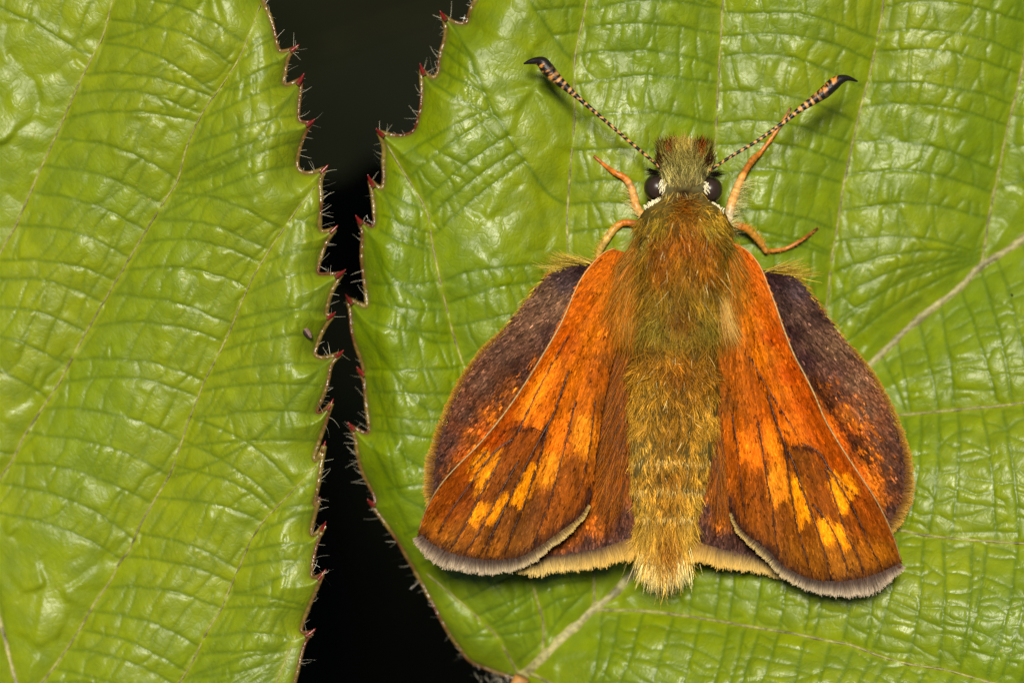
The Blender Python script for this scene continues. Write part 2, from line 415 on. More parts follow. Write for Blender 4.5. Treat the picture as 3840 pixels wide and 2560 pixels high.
def build_leaf(label, mat, outline, tips, z_of, midrib, secs, pairs, extra, fx, fy, ext, fine=5.4, seed=1, tube_px=7.0, mid_px=24.0, haircol=(225, 215, 190), hair_rng=None):
    root = thing('bramble_leaf', label, 'leaf', 'bramble leaves')
    p = np.array(outline, float)
    keep = [any(np.hypot(*(q - np.array(t))) < 2 for t in tips) for q in p]
    p, keep = chaikin(p, keep); p, keep = chaikin(p, keep)
    X = grid_axis(ext[0], fx[0], fx[1], ext[1], fine, 32); Y = grid_axis(ext[2], fy[0], fy[1], ext[3], fine, 32)
    ter, qua, cen = [], [], []
    for a, b, sp, sh, jit, bow in pairs:
        t_, q_, c_ = ladder(a, b, sp, sh, jit, seed + len(ter), bow); ter += t_; qua += q_; cen += c_
    rc_ = np.random.default_rng(seed + 77)
    cen += [np.array(c) for c in zip(rc_.uniform(ext[0], ext[1], 900), rc_.uniform(ext[2], ext[3], 900))]
    d2 = jfa(X, Y, [catmull(s, 6) for s in secs] + [catmull(midrib, 6)], 2.5)
    dx = jfa(X, Y, [catmull(s, 6) for s in extra], 2.5, 32) if extra else np.full_like(d2, 1e3)
    d3 = jfa(X, Y, ter, 2.5, 32)
    d4 = jfa(X, Y, qua, 2.5, 16)
    dc, cx_, cy_ = jfa(X, Y, [np.array([c, c + 0.5]) for c in cen], 5.0, 32, ids=True)
    gx0, gy0 = np.meshgrid(X, Y)
    ta = _hash(np.round(cx_).astype(np.int64), np.round(cy_).astype(np.int64), 5) - 0.5; tb = _hash(np.round(cx_).astype(np.int64), np.round(cy_).astype(np.int64), 6) - 0.5
    far = (dc < 200)
    cell = np.where(far, ((gx0 - cx_) * ta + (gy0 - cy_) * tb) / PXMM * 0.30 + 0.05 * (1 - np.minimum(dc / 70, 1) ** 2) * (0.4 + 1.2 * _hash(np.round(cx_).astype(np.int64), np.round(cy_).astype(np.int64), 7)), 0.0)
    for _ in range(3):
        cell = sum(np.roll(cell, k, 0) for k in (-1, 0, 1)) / 3; cell = sum(np.roll(cell, k, 1) for k in (-1, 0, 1)) / 3
    GX, GY, use, f = clip_grid(X, Y, p)
    r2, r3, r4, rx = (d / PXMM for d in (d2, d3, d4, dx))
    n1 = vnoise(GX / 260, GY / 260, seed); n2 = vnoise(GX / 75, GY / 75, seed + 1); n3 = vnoise(GX / 30, GY / 30, seed + 2)
    n4 = vnoise(GX / 140 + 7, GY / 140, seed + 3)
    rc = np.minimum(r2, 3.2); h = 0.54 * (rc - rc * rc / 6.4) * (0.75 + 0.5 * n1)
    h += 0.16 * (1 - np.exp(-np.minimum(rx, 4) / 0.5))
    r3c = np.minimum(r3, 0.8); h += (0.03 * (r3c - r3c * r3c / 1.6) + 0.032 * (1 - np.exp(-r3 / 0.06))) * (0.5 + 1.0 * n4) + cell * (1 - np.exp(-np.minimum(r3, r4) / 0.10))
    h += 0.045 * (1 - np.exp(-np.minimum(r4, 1.0) / 0.08)) * (0.2 + 1.3 * n2)
    h += 0.05 * (n4 - 0.5) + 0.035 * (n2 - 0.5) + 0.012 * (n3 - 0.5)
    e = np.full(GX.shape, 300.0)
    den = resample(np.vstack([p, p[:1]]), 6)
    de = jfa(X, Y, [np.vstack([p, p[:1]])], 3.0, 32)
    h *= smooth01(de, -10, 130) * 0.75 + 0.25
    Z = z_of(GX, GY, de) + h
    V = P(GX[use], GY[use], Z[use])
    attrs = {'vein': np.exp(-(r2 / 0.16) ** 2)[use], 'tert_shade': np.maximum(np.exp(-(r3 / 0.075) ** 2), np.maximum(np.exp(-(rx / 0.09) ** 2), 0.7 * np.exp(-(r4 / 0.055) ** 2)))[use],
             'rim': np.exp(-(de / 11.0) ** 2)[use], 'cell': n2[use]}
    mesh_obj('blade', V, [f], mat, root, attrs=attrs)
    # height lookup for veins / teeth
    def zl(q):
        j = np.clip(np.searchsorted(X, q[:, 0]), 0, len(X) - 1); i = np.clip(np.searchsorted(Y, q[:, 1]), 0, len(Y) - 1)
        return Z[i, j]
    r = np.random.default_rng(seed + 50)
    def vein(name, line, r0, r1, c, sink=0.55):
        q = catmull(line, 14); z = zl(q); z = np.convolve(np.pad(z, 3, mode='edge'), np.ones(7) / 7, 'valid')
        t = np.linspace(0, 1, len(q)); rad = (r0 * (1 - t) + r1 * t) / PXMM * (0.85 + 0.3 * vnoise(t * len(q) / 4, t * 0, seed + int(abs(line[0][0])) % 97))
        pts = P(q[:, 0], q[:, 1], z - rad * sink + 0.012)
        v, fc = tube_geo(pts, rad, 8)
        nz = vnoise(np.arange(len(q)) / 2.2, np.zeros(len(q)) + line[0][0], seed)[:, None]
        cc = lin(c)[None] * (0.55 + 0.9 * nz)
        mesh_obj(name, v, fc, M_VEIN, root, col=tube_cols(cc, 8))
    vein('midrib', midrib, mid_px, mid_px * 0.45, (132, 126, 78), 0.6)
    for s in secs: vein('side_vein', s, tube_px * 0.85, tube_px * 0.5, (126, 124, 66), 0.5)
    # rim
    q = resample(np.vstack([p, p[:1]]), 9); z = zl(q) - 0.02
    nn = vnoise(q[:, 0] / 60, q[:, 1] / 60, seed + 9)[:, None]
    cc = lin((84, 36, 20)) * (1 - nn) + lin((116, 100, 44)) * nn
    v, fc = tube_geo(P(q[:, 0], q[:, 1], z), 0.07 + 0.05 * nn[:, 0], 6)
    mesh_obj('rim', v, fc, M_RIM, root, col=tube_cols(cc, 6))
    # red tooth tips
    pp = np.array(outline, float)
    for k, t in enumerate(tips):
        t = np.array(t, float); i = int(((pp - t) ** 2).sum(1).argmin())
        a, b = pp[i - 1], pp[(i + 1) % len(pp)]
        da, db = t - a, t - b
        d = (da / np.linalg.norm(da) + db / np.linalg.norm(db)); d /= np.linalg.norm(d)
        ln = 40 * r.uniform(0.85, 1.2)
        base = t - d * ln * 0.72
        tt = np.linspace(0, 1, 9)
        line = base + d * ln * tt[:, None] + np.array([0, -1]) * (7 * tt ** 2)[:, None]
        z0 = float(zl(base[None])[0]); zz = z0 + 0.03 + 0.22 * tt ** 1.5 * r.uniform(0.3, 1.3)
        rad = np.interp(tt, [0, 0.25, 0.6, 0.9, 1], [9, 9, 7, 3, 1]) / PXMM
        v, fc = tube_geo(P(line[:, 0], line[:, 1], zz), rad, 8)
        c = lin((86, 60, 26)) * (1 - smooth01(tt, 0, 0.35))[:, None] + lin((108, 16, 16)) * smooth01(tt, 0, 0.35)[:, None]
        mesh_obj('tooth_tip', v, fc, M_TOOTH, root, col=tube_cols(c, 8))
    # marginal hairs
    H = Hairs(); y0, y1 = hair_rng
    q = resample(np.vstack([p, p[:1]]), 7.0)
    tgt = np.gradient(q, axis=0); nrm = np.stack([tgt[:, 1], -tgt[:, 0]], 1); nrm /= np.linalg.norm(nrm, axis=1, keepdims=True) + 1e-9
    sgn = np.where(inside(q[:, 0] + nrm[:, 0] * 6, q[:, 1] + nrm[:, 1] * 6, p), -1, 1); nrm *= sgn[:, None]
    ok = np.nonzero((q[:, 1] > y0) & (q[:, 1] < y1) & (q[:, 0] > fx[0]) & (q[:, 0] < fx[1]))[0]
    pick = r.choice(ok, int(len(ok) * 0.34), replace=True)
    b0 = q[pick] + r.normal(0, 3, (len(pick), 2)); z = zl(b0)
    d = nrm[pick] + r.normal(0, 0.45, (len(pick), 2)); d[:, 1] -= 0.45
    d3d = unit(np.stack([d[:, 0], -d[:, 1], r.normal(0.25, 0.4, len(pick))], 1))
    c = lin(haircol) * (0.5 + 0.6 * r.random((len(pick), 1)))
    H.add(P(b0[:, 0], b0[:, 1], z), d3d, np.tile([0, 0, 1.0], (len(pick), 1)), r.uniform(0.15, 0.62, len(pick)), np.full(len(pick), 0.016),
          r.normal(0, 0.2, (len(pick), 3)), c, c, seg=4, roll=1.2, taper=0.6)
    H.build('edge_hair', M_HAIR, root)
    return root, zl

# --- right leaf (the butterfly sits on it)
R_MID = [(1950, 2545), (1964, 2528), (2041, 2461), (2117, 2385), (2219, 2288), (2301, 2226), (2377, 2140), (2600, 1960), (2950, 1650), (3279, 1349), (3382, 1251), (3480, 1165), (3589, 1085), (3675, 998), (3761, 947), (3840, 895), (4300, 560), (4900, 60), (5560, -620)]
R_B = [(2035, 2450), (2036, 2334), (2005, 2216), (1980, 2140), (1900, 1880), (1800, 1560), (1710, 1286), (1669, 1133), (1623, 923), (1603, 801), (1557, 714), (1506, 633), (1450, 541)]
R_C = [(2228, 2280), (2228, 2200), (2222, 2100), (2180, 1700), (2145, 1250), (2128, 900), (2128, 796), (2138, 638), (2153, 459), (2153, 255), (2168, 153), (2199, 10), (2260, -300), (2380, -800)]
R_D = [(2560, 1990), (2580, 1700), (2600, 1300), (2640, 900), (2680, 560), (2686, 459), (2696, 255), (2706, 102), (2711, 0), (2760, -500), (2850, -1150)]
R_E = [(2900, 1690), (3000, 1450), (3070, 1250), (3101, 1130), (3118, 975), (3141, 843), (3158, 723), (3191, 561), (3227, 408), (3267, 255), (3298, 102), (3313, 0), (3360, -500), (3500, -1250)]
R_F = [(3681, 995), (3704, 843), (3715, 780), (3747, 627), (3783, 459), (3829, 275), (3900, -100), (4060, -600), (4250, -1250)]
R_F2 = [(4300, 560), (4400, 200), (4500, -200), (4750, -900)]
R_G = [(3040, 1575), (3200, 1565), (3376, 1555), (3474, 1547), (3646, 1530), (3840, 1509), (4500, 1400), (5600, 1100)]
R_H = [(2560, 1990), (2800, 1935), (3100, 1950), (3380, 1988), (3440, 2001), (3522, 2012), (3632, 2023), (3840, 2037), (4500, 2080), (5400, 2050)]
R_I = [(2230, 2285), (2275, 2286), (2450, 2292), (2700, 2328), (2837, 2352), (2974, 2374), (3111, 2402), (3193, 2418), (3303, 2459), (3413, 2489), (3550, 2511), (3687, 2550), (4200, 2700), (4700, 2950)]
R_J = [(1985, 2520), (2150, 2600), (2500, 2760), (2900, 2950), (3300, 3300)]
R_C2 = [(2128, 770), (2056, 724), (1980, 622), (1929, 551), (1883, 469), (1842, 408), (1791, 286), (1755, 200), (1700, 100)]
R_C3 = [(2153, 225), (2117, 194), (2046, 92), (1990, 0), (1930, -150)]
R_B2 = [(1669, 1133), (1560, 1110), (1450, 1010), (1400, 900)]
R_B3 = [(1710, 1286), (1600, 1270), (1490, 1150), (1420, 980), (1380, 860)]
R_B4 = [(1760, 1440), (1640, 1540), (1540, 1480), (1440, 1350), (1330, 1180)]
R_B5 = [(1850, 1750), (1700, 1780), (1560, 1740), (1480, 1650), (1400, 1420)]
R_B6 = [(1623, 923), (1560, 900), (1500, 850), (1440, 720)]
R_B7 = [(1980, 2140), (1850, 2080), (1700, 1960), (1500, 1850), (1390, 1660)]
R_A = [(1944, 2522), (1862, 2385), (1811, 2334), (1720, 2250), (1600, 2150)]
R_OUT = [(1786, 0), (1765, 31), (1753, 77), (1748, 90), (1700, 88), (1656, 56), (1673, 97), (1668, 153), (1648, 204), (1643, 286), (1615, 296), (1579, 255), (1582, 310), (1582, 383), (1566, 459), (1548, 503), (1480, 512), (1418, 495), (1441, 540), (1439, 612), (1439, 704), (1425, 710), (1385, 673), (1398, 730), (1404, 800), (1404, 847), (1390, 852), (1340, 821), (1363, 870), (1353, 959), (1368, 1061), (1379, 1148), (1365, 1150), (1302, 1117), (1315, 1168), (1317, 1240), (1332, 1292), (1362, 1368), (1365, 1400), (1345, 1389), (1366, 1422), (1372, 1506), (1388, 1623), (1370, 1626), (1311, 1595), (1334, 1638), (1339, 1690), (1352, 1761), (1393, 1833), (1415, 1890), (1385, 1882), (1418, 1925), (1469, 1992), (1515, 2068), (1577, 2176), (1617, 2252), (1673, 2359), (1735, 2446), (1765, 2482), (1827, 2507), (1888, 2528), (1935, 2545),
         (1975, 2575), (2080, 2700), (2400, 3100), (3000, 3450), (3900, 3380), (4900, 2900), (5700, 1900), (6000, 700), (5900, -200), (5620, -700), (5000, -1150), (4000, -1450), (3000, -1300), (2300, -850), (1930, -300)]
R_TIPS = [(1656, 56), (1579, 255), (1418, 495), (1385, 673), (1340, 821), (1302, 1117), (1345, 1389), (1311, 1595), (1385, 1882)]
def z_right(x, y, de=None):
    s = ((x - 2377) * -0.656 + (y - 2140) * -0.755) / PXMM
    a = np.sqrt(s * s + 0.5) - 0.7
    z = -1.1 + np.where(s > 0, 0.32 * 17.0 * (1 - np.exp(-np.maximum(a, 0) / 17.0)), 0.54 * np.maximum(a, 0) * np.exp(-np.maximum(a, 0) / 32))
    u = ((x - 2377) * 0.755 + (y - 2140) * -0.656) / PXMM
    z = z + 0.25 * np.sin(u / 5.5 + 0.6) * smooth01(np.abs(s), 1, 8)
    if de is not None:
        z = z - 0.75 * np.exp(-np.maximum(de, 0) / 70.0) - 0.25 * np.exp(-np.maximum(de, 0) / 25.0)
        z = z + 0.22 * np.exp(-np.maximum(de, 0) / 90.0) * np.sin((x * 0.3 + y) / 62.0)
    return z
R_EDGE = [(1700, 140), (1600, 330), (1500, 560), (1460, 700), (1430, 850), (1400, 1000), (1390, 1200), (1400, 1500), (1420, 1750), (1490, 1950), (1620, 2180), (1760, 2420)]
pairs_R = [(R_C2[4:], R_EDGE[:4][::-1], 95, 10, 18, -0.03), (R_B, R_EDGE[2:][::-1], 100, 30, 20, -0.03), (R_B[8:], R_C2, 95, 20, 15, -0.03), (R_B[:9], R_C, 105, 60, 18, -0.06), (R_C3, R_C[9:], 90, 10, 15, 0.0), (R_C, R_D, 112, 20, 18, -0.07), (R_D, R_E, 112, 30, 18, -0.08), (R_E, R_F, 112, 40, 18, -0.08), (R_F, R_F2, 140, 30, 20, 0.0),
           (R_MID[9:], R_G, 92, 60, 15, -0.02), (R_G, R_H, 96, 60, 15, -0.03), (R_H, R_I, 88, 50, 14, -0.03), (R_I, R_J, 88, 40, 14, -0.03), (R_A, R_B[:4], 90, 40, 15, 0.0)]
leaf_r, zl_r = build_leaf('glossy green toothed bramble leaf that the orange butterfly rests on', M_LEAF_R, R_OUT, R_TIPS, z_right, R_MID,
    [R_A, R_B, R_C, R_D, R_E, R_F, R_F2, R_G, R_H, R_I, R_J], pairs_R, [R_C2, R_C3, R_B2, R_B3, R_B4, R_B5, R_B6, R_B7],
    (1270, 3920), (-60, 2620), (1270, 6050, -1500, 3500), seed=11, hair_rng=(-50, 2560), tube_px=8.5, mid_px=30)

# --- left leaf
L_MID = [(520, 4300), (260, 3400), (130, 2850), (60, 2555), (30, 2442), (0, 2329), (-80, 2000), (-200, 1500), (-380, 800), (-560, -100), (-760, -1400), (-880, -2250)]
L_0 = [(-560, -100), (-350, -450), (-100, -900), (150, -1500)]
L_1 = [(-230, 1380), (-120, 1180), (-40, 1030), (12, 929), (65, 833), (143, 655), (220, 488), (304, 298), (387, 131), (423, 0), (500, -250), (600, -800)]
L_2 = [(-90, 1960), (0, 1794), (48, 1722), (89, 1637), (149, 1544), (220, 1437), (292, 1300), (357, 1187), (423, 1074), (494, 955), (557, 850), (631, 732), (667, 673), (702, 548), (756, 429), (827, 327), (893, 226), (940, 120), (975, 20)]
L_3 = [(75, 2640), (167, 2544), (226, 2466), (298, 2359), (357, 2258), (411, 2181), (452, 2103), (488, 2056), (524, 1972), (571, 1889), (631, 1788), (661, 1716), (685, 1645), (708, 1574), (738, 1502), (768, 1425), (815, 1336), (857, 1252), (881, 1193), (929, 1080), (988, 973), (1095, 812), (1180, 700)]
L_5 = [(260, 3400), (450, 3000), (620, 2650), (685, 2538), (726, 2472), (780, 2359), (827, 2288), (851, 2228), (899, 2121), (935, 2038), (982, 1960), (1036, 1901), (1101, 1835), (1185, 1746)]
L_6 = [(420, 3950), (650, 3500), (850, 3000), (980, 2700), (1060, 2500), (1110, 2380)]
L_1b = [(393, 149), (470, 130), (565, 95), (661, 12), (720, -80)]
L_2b = [(667, 680), (774, 667), (869, 625), (952, 536), (1071, 393), (1110, 330)]
L_2c = [(827, 327), (880, 335), (960, 300), (1040, 225)]
L_3b = [(863, 1246), (988, 1217), (1077, 1181), (1167, 1121), (1235, 1060)]
L_3c = [(1095, 812), (1130, 830), (1200, 850)]
L_4 = [(640, 1786), (744, 1758), (857, 1704), (952, 1651), (1024, 1586), (1131, 1461), (1230, 1350)]
L_5b = [(857, 2222), (929, 2216), (1024, 2175), (1090, 2130), (1160, 2040)]
L_5c = [(685, 2538), (800, 2530), (960, 2500), (1080, 2400)]
L_OUT = [(982, 0), (1012, 60), (1030, 119), (1042, 190), (1062, 196), (1113, 179), (1079, 210), (1066, 298), (1062, 318), (1085, 320), (1134, 292), (1125, 357), (1117, 446), (1130, 460), (1173, 458), (1140, 506), (1113, 595), (1117, 640), (1160, 655), (1223, 631), (1196, 679), (1208, 762), (1194, 857), (1215, 872), (1259, 857), (1216, 919), (1188, 1020), (1200, 1030), (1286, 1023), (1244, 1086), (1224, 1160), (1222, 1185), (1250, 1181), (1214, 1229), (1183, 1306), (1180, 1335), (1215, 1345), (1280, 1324), (1240, 1362), (1232, 1431), (1206, 1502), (1182, 1547), (1205, 1548), (1244, 1511), (1228, 1568), (1200, 1645), (1172, 1723), (1190, 1728), (1217, 1669), (1204, 1740), (1193, 1829), (1178, 1883), (1176, 1900), (1196, 1877), (1172, 1960), (1164, 2004), (1180, 2008), (1217, 1969), (1185, 2042), (1165, 2151), (1175, 2170), (1214, 2148), (1190, 2200), (1130, 2341), (1128, 2375), (1173, 2368), (1143, 2405), (1122, 2484), (1105, 2560),
         (1040, 2800), (940, 3200), (780, 3700), (560, 4200), (510, 4330), (300, 4200), (-500, 3700), (-1300, 2900), (-1850, 1800), (-2050, 600), (-1900, -600), (-1500, -1500), (-900, -2280), (-300, -1900), (300, -1300), (700, -750), (900, -300)]
L_TIPS = [(1113, 179), (1134, 292), (1173, 458), (1223, 631), (1259, 857), (1286, 1023), (1250, 1181), (1280, 1324), (1244, 1511), (1217, 1669), (1196, 1877), (1217, 1969), (1214, 2148), (1173, 2368)]
def z_left(x, y, de=None):
    s = ((x - 0) * 0.966 + (y - 2329) * 0.259 * -1.0) / PXMM
    s = ((x + 0.265 * (2329 - y)) * 0.966) / PXMM
    a = np.sqrt(s * s + 1.0) - 1
    z = -0.6 + 0.22 * a + 0.0105 * np.minimum(a, 14) ** 2
    z = z + 0.25 * np.sin((y * 1.0 + x * 0.6) / 480.0)
    if de is not None:
        z = z - 0.55 * np.exp(-np.maximum(de, 0) / 60.0) - 0.2 * np.exp(-np.maximum(de, 0) / 22.0)
        z = z + 0.2 * np.exp(-np.maximum(de, 0) / 80.0) * np.sin((x * 0.3 + y) / 55.0)
    return z
L_EDGE = [(1090, 2520), (1140, 2250), (1150, 2000), (1180, 1750), (1200, 1400), (1210, 1100), (1190, 800), (1130, 560), (1070, 330), (1000, 60)]
pairs_L = [(L_3[11:], L_EDGE[3:8], 105, 70, 18, -0.04), (L_2[10:], L_EDGE[6:], 105, 60, 18, -0.03), (L_5, L_EDGE[:4], 100, 60, 18, -0.03), (L_0, L_1, 150, 60, 20, -0.05), (L_1, L_2, 122, 110, 18, -0.08), (L_2[:13], L_3, 122, 110, 18, -0.08), (L_3, L_5, 112, 80, 18, -0.07),
           (L_MID[3:8], L_2[:8], 150, 60, 20, 0.0), (L_MID[1:5], L_3[:9], 130, 60, 20, 0.0)]
leaf_l, zl_l = build_leaf('lime green bramble leaf with a curled speck, facing the leaf under the butterfly', M_LEAF_L, L_OUT, L_TIPS, z_left, L_MID,
    [L_0, L_1, L_2, L_3, L_5, L_6], pairs_L, [L_1b, L_2b, L_2c, L_3b, L_3c, L_4, L_5b, L_5c],
    (-60, 1300), (-60, 2620), (-2100, 1300, -2350, 4380), seed=31, hair_rng=(-50, 2600), tube_px=7.0, mid_px=17)

# ------------------------------------------------------------------ butterfly
bf = thing('butterfly', 'orange and brown butterfly with furry golden body and hooked antennae on a green leaf', 'butterfly')
ROWS = np.array([  # py, centre px, half width px, centre z, half height
    (528, 2568, 70, 4.3, 0.4), (548, 2568, 98, 4.3, 0.7), (600, 2568, 98, 4.35, 0.85), (660, 2567, 90, 4.35, 0.95), (715, 2566, 88, 4.35, 0.95), (745, 2565, 92, 4.3, 0.95),
    (775, 2564, 140, 4.4, 1.2), (830, 2563, 172, 4.35, 1.6), (900, 2562, 190, 4.25, 1.85), (1000, 2560, 188, 4.2, 1.95), (1100, 2556, 178, 4.1, 1.9), (1200, 2550, 168, 3.95, 1.75),
    (1280, 2545, 165, 3.8, 1.55), (1340, 2540, 165, 3.75, 1.5), (1450, 2533, 172, 3.65, 1.55), (1600, 2523, 168, 3.5, 1.5), (1730, 2514, 155, 3.35, 1.4), (1840, 2506, 138, 3.2, 1.25),
    (1945, 2499, 115, 3.05, 1.05), (2040, 2494, 92, 2.9, 0.85), (2110, 2490, 62, 2.85, 0.6), (2140, 2489, 20, 2.8, 0.25)], float)
def body_row(py):
    return [np.interp(py, ROWS[:, 0], ROWS[:, i]) for i in range(1, 5)]
py = np.concatenate([np.linspace(528, 800, 45), np.linspace(806, 2140, 110)])
cx, hw, zc, hz = body_row(py)
ker = np.ones(5) / 5
hw, hz = (np.convolve(np.pad(q, 2, mode='edge'), ker, 'valid') for q in (hw, hz))
ph = np.linspace(0, 2 * np.pi, 44, endpoint=False)
BX = cx[:, None] + hw[:, None] * np.cos(ph)[None]; BZ = zc[:, None] + hz[:, None] * np.sin(ph)[None]
BY = np.repeat(py[:, None], 44, 1)
FURC = [(2565, 540, (165, 140, 58)), (2500, 545, (95, 62, 22)), (2640, 545, (95, 62, 22)), (2480, 590, (70, 48, 20)), (2655, 590, (70, 48, 20)), (2565, 600, (158, 145, 72)), (2565, 650, (138, 130, 68)), (2510, 640, (150, 140, 75)), (2625, 640, (150, 140, 75)), (2565, 695, (178, 165, 98)), (2500, 690, (190, 180, 120)), (2630, 690, (190, 180, 120)),
        (2565, 722, (70, 42, 16)), (2565, 760, (165, 102, 24)), (2470, 770, (188, 158, 72)), (2660, 775, (188, 158, 72)), (2565, 795, (150, 86, 20)), (2565, 820, (178, 128, 44)), (2480, 835, (150, 136, 52)), (2650, 845, (150, 136, 52)), (2565, 855, (146, 86, 20)), (2480, 905, (160, 92, 20)), (2640, 895, (160, 92, 20)), (2565, 910, (165, 96, 18)),
        (2410, 900, (120, 112, 50)), (2730, 900, (124, 116, 50)), (2565, 970, (150, 106, 26)), (2410, 1000, (140, 112, 40)), (2740, 1000, (150, 118, 34)), (2470, 1000, (160, 98, 22)), (2660, 1000, (165, 105, 24)), (2565, 1080, (140, 115, 42)), (2460, 1090, (148, 126, 52)), (2660, 1090, (148, 126, 52)), (2390, 1120, (172, 130, 56)), (2720, 1120, (172, 134, 60)),
        (2550, 1175, (120, 78, 22)), (2470, 1200, (138, 130, 62)), (2640, 1200, (138, 130, 62)), (2550, 1260, (150, 132, 60)), (2550, 1330, (178, 124, 44)), (2450, 1340, (168, 126, 50)), (2640, 1340, (168, 126, 50)), (2540, 1390, (140, 92, 30)), (2440, 1440, (166, 136, 58)), (2610, 1440, (134, 100, 38)), (2530, 1540, (132, 102, 42)), (2390, 1550, (182, 152, 78)), (2680, 1550, (180, 152, 78)),
        (2530, 1650, (142, 108, 42)), (2380, 1700, (190, 164, 90)), (2670, 1700, (188, 164, 90)), (2515, 1735, (178, 146, 74)), (2510, 1785, (140, 100, 36)), (2506, 1842, (180, 146, 74)), (2506, 1890, (152, 114, 44)), (2500, 1946, (180, 148, 74)), (2498, 2000, (158, 110, 40)), (2400, 1900, (196, 172, 98)), (2610, 1900, (196, 172, 98)), (2425, 2000, (205, 184, 112)), (2585, 2000, (205, 184, 112)),
        (2497, 2070, (150, 104, 46)), (2430, 2090, (230, 212, 148)), (2560, 2090, (228, 208, 140)), (2490, 2140, (226, 206, 140))]
bv = P(BX, BY, BZ).reshape(-1, 3)
i = np.arange(len(py) - 1)[:, None] * 44; j = np.arange(44)[None]; j2 = (j + 1) % 44
bfaces = [np.stack([i + j, i + 44 + j, i + 44 + j2, i + j2], -1).reshape(-1, 4)]
bv = np.vstack([bv, P(2568, 524, 4.3)[None], P(2489, 2143, 2.8)[None]])
k = np.arange(44); nL = (len(py) - 1) * 44
bfaces.append(np.vstack([np.stack([np.full(44, len(bv) - 2), k, (k + 1) % 44], 1), np.stack([np.full(44, len(bv) - 1), nL + (k + 1) % 44, nL + k], 1)]))
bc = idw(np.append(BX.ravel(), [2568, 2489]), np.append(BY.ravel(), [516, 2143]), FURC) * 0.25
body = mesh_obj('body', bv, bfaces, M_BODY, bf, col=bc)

def body_pts(n, y0, y1, a0=0.06, a1=0.94):
    """random points on the upper side of the body: px, py, position, normal"""
    yy = rng.uniform(y0, y1, n * 3)
    c, h, z_, hh = body_row(yy)
    keep = rng.random(n * 3) < h / h.max(); yy = yy[keep][:n]
    c, h, z_, hh = body_row(yy)
    a = np.pi * rng.uniform(a0, a1, len(yy))
    x = c + h * np.cos(a); z = z_ + hh * np.sin(a)
    nn = unit(np.stack([np.cos(a) * hh, np.zeros(len(a)), np.sin(a) * h / PXMM], 1))
    return x, yy, a, P(x, yy, z), nn

fur = Hairs()
def fur_zone(n, y0, y1, L, wd, dirf, lift, bright=1.0, jit=0.22, droop=0.3, a0=0.06, a1=0.94, cj=14):
    x, yy, a, p, nn = body_pts(n, y0, y1, a0, a1)
    m = len(x)
    d = dirf(x, yy, a) + rng.normal(0, jit, (m, 3))
    d = unit(unit(d) + nn * (lift + rng.normal(0, 0.10, m))[:, None])
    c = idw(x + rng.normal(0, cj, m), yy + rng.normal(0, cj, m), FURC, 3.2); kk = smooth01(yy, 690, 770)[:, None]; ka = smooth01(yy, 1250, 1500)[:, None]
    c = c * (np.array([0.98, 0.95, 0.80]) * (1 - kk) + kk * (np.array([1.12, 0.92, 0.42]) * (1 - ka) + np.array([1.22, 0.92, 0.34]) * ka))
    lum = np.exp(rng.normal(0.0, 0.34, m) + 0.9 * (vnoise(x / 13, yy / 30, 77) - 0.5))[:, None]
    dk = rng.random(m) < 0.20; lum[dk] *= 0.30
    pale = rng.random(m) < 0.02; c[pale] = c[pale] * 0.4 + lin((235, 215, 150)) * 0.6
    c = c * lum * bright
    # clumps of parallel hair: neighbouring hairs share their lean
    cl = (vnoise(x / 20, yy / 30, 5) - 0.5)[:, None] * np.array([[1.3, 0.2, 0]]) + (vnoise(x / 9, yy / 20, 6) - 0.5)[:, None] * np.array([[0.8, 0.0, 0.3]])
    LL = L * np.exp(rng.normal(0, 0.22, m))
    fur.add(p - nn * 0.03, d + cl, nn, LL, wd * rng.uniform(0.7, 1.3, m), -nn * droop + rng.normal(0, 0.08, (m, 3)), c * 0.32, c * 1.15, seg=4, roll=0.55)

back = lambda x, y, a: np.stack([np.cos(a) * 0.38, np.full(len(x), -1.0), np.zeros(len(x))], 1)
straight = lambda x, y, a: np.stack([np.cos(a) * 0.18, np.full(len(x), -1.0), np.zeros(len(x))], 1)
fwd = lambda x, y, a: np.stack([np.cos(a) * 0.25, np.full(len(x), 1.0), np.zeros(len(x))], 1)
def swirl(x, y, a):
    s = np.sin((y - 1180) / 55.0)
    return np.stack([np.cos(a) * 0.3 + 0.9 * s * np.sign(2548 - x) * smooth01(np.abs(x - 2548), 0, 60), np.full(len(x), -0.8), np.zeros(len(x))], 1)
def collar(x, y, a):
    return np.stack([-np.cos(a) * 0.9, np.full(len(x), -0.55), np.zeros(len(x))], 1)
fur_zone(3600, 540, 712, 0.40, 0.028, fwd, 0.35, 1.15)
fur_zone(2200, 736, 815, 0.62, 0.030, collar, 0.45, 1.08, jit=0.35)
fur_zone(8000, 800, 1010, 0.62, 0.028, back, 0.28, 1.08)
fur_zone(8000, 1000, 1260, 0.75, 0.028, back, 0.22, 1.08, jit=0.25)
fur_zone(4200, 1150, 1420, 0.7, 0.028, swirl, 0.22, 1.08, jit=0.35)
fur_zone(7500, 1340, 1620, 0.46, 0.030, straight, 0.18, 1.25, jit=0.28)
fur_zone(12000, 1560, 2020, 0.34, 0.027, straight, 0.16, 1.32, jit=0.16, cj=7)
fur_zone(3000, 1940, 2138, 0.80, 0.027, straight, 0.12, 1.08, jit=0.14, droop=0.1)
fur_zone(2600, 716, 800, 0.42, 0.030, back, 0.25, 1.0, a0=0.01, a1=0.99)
fur_zone(2200, 735, 850, 0.45, 0.030, back, 0.3, 1.08, a0=0.01, a1=0.99)
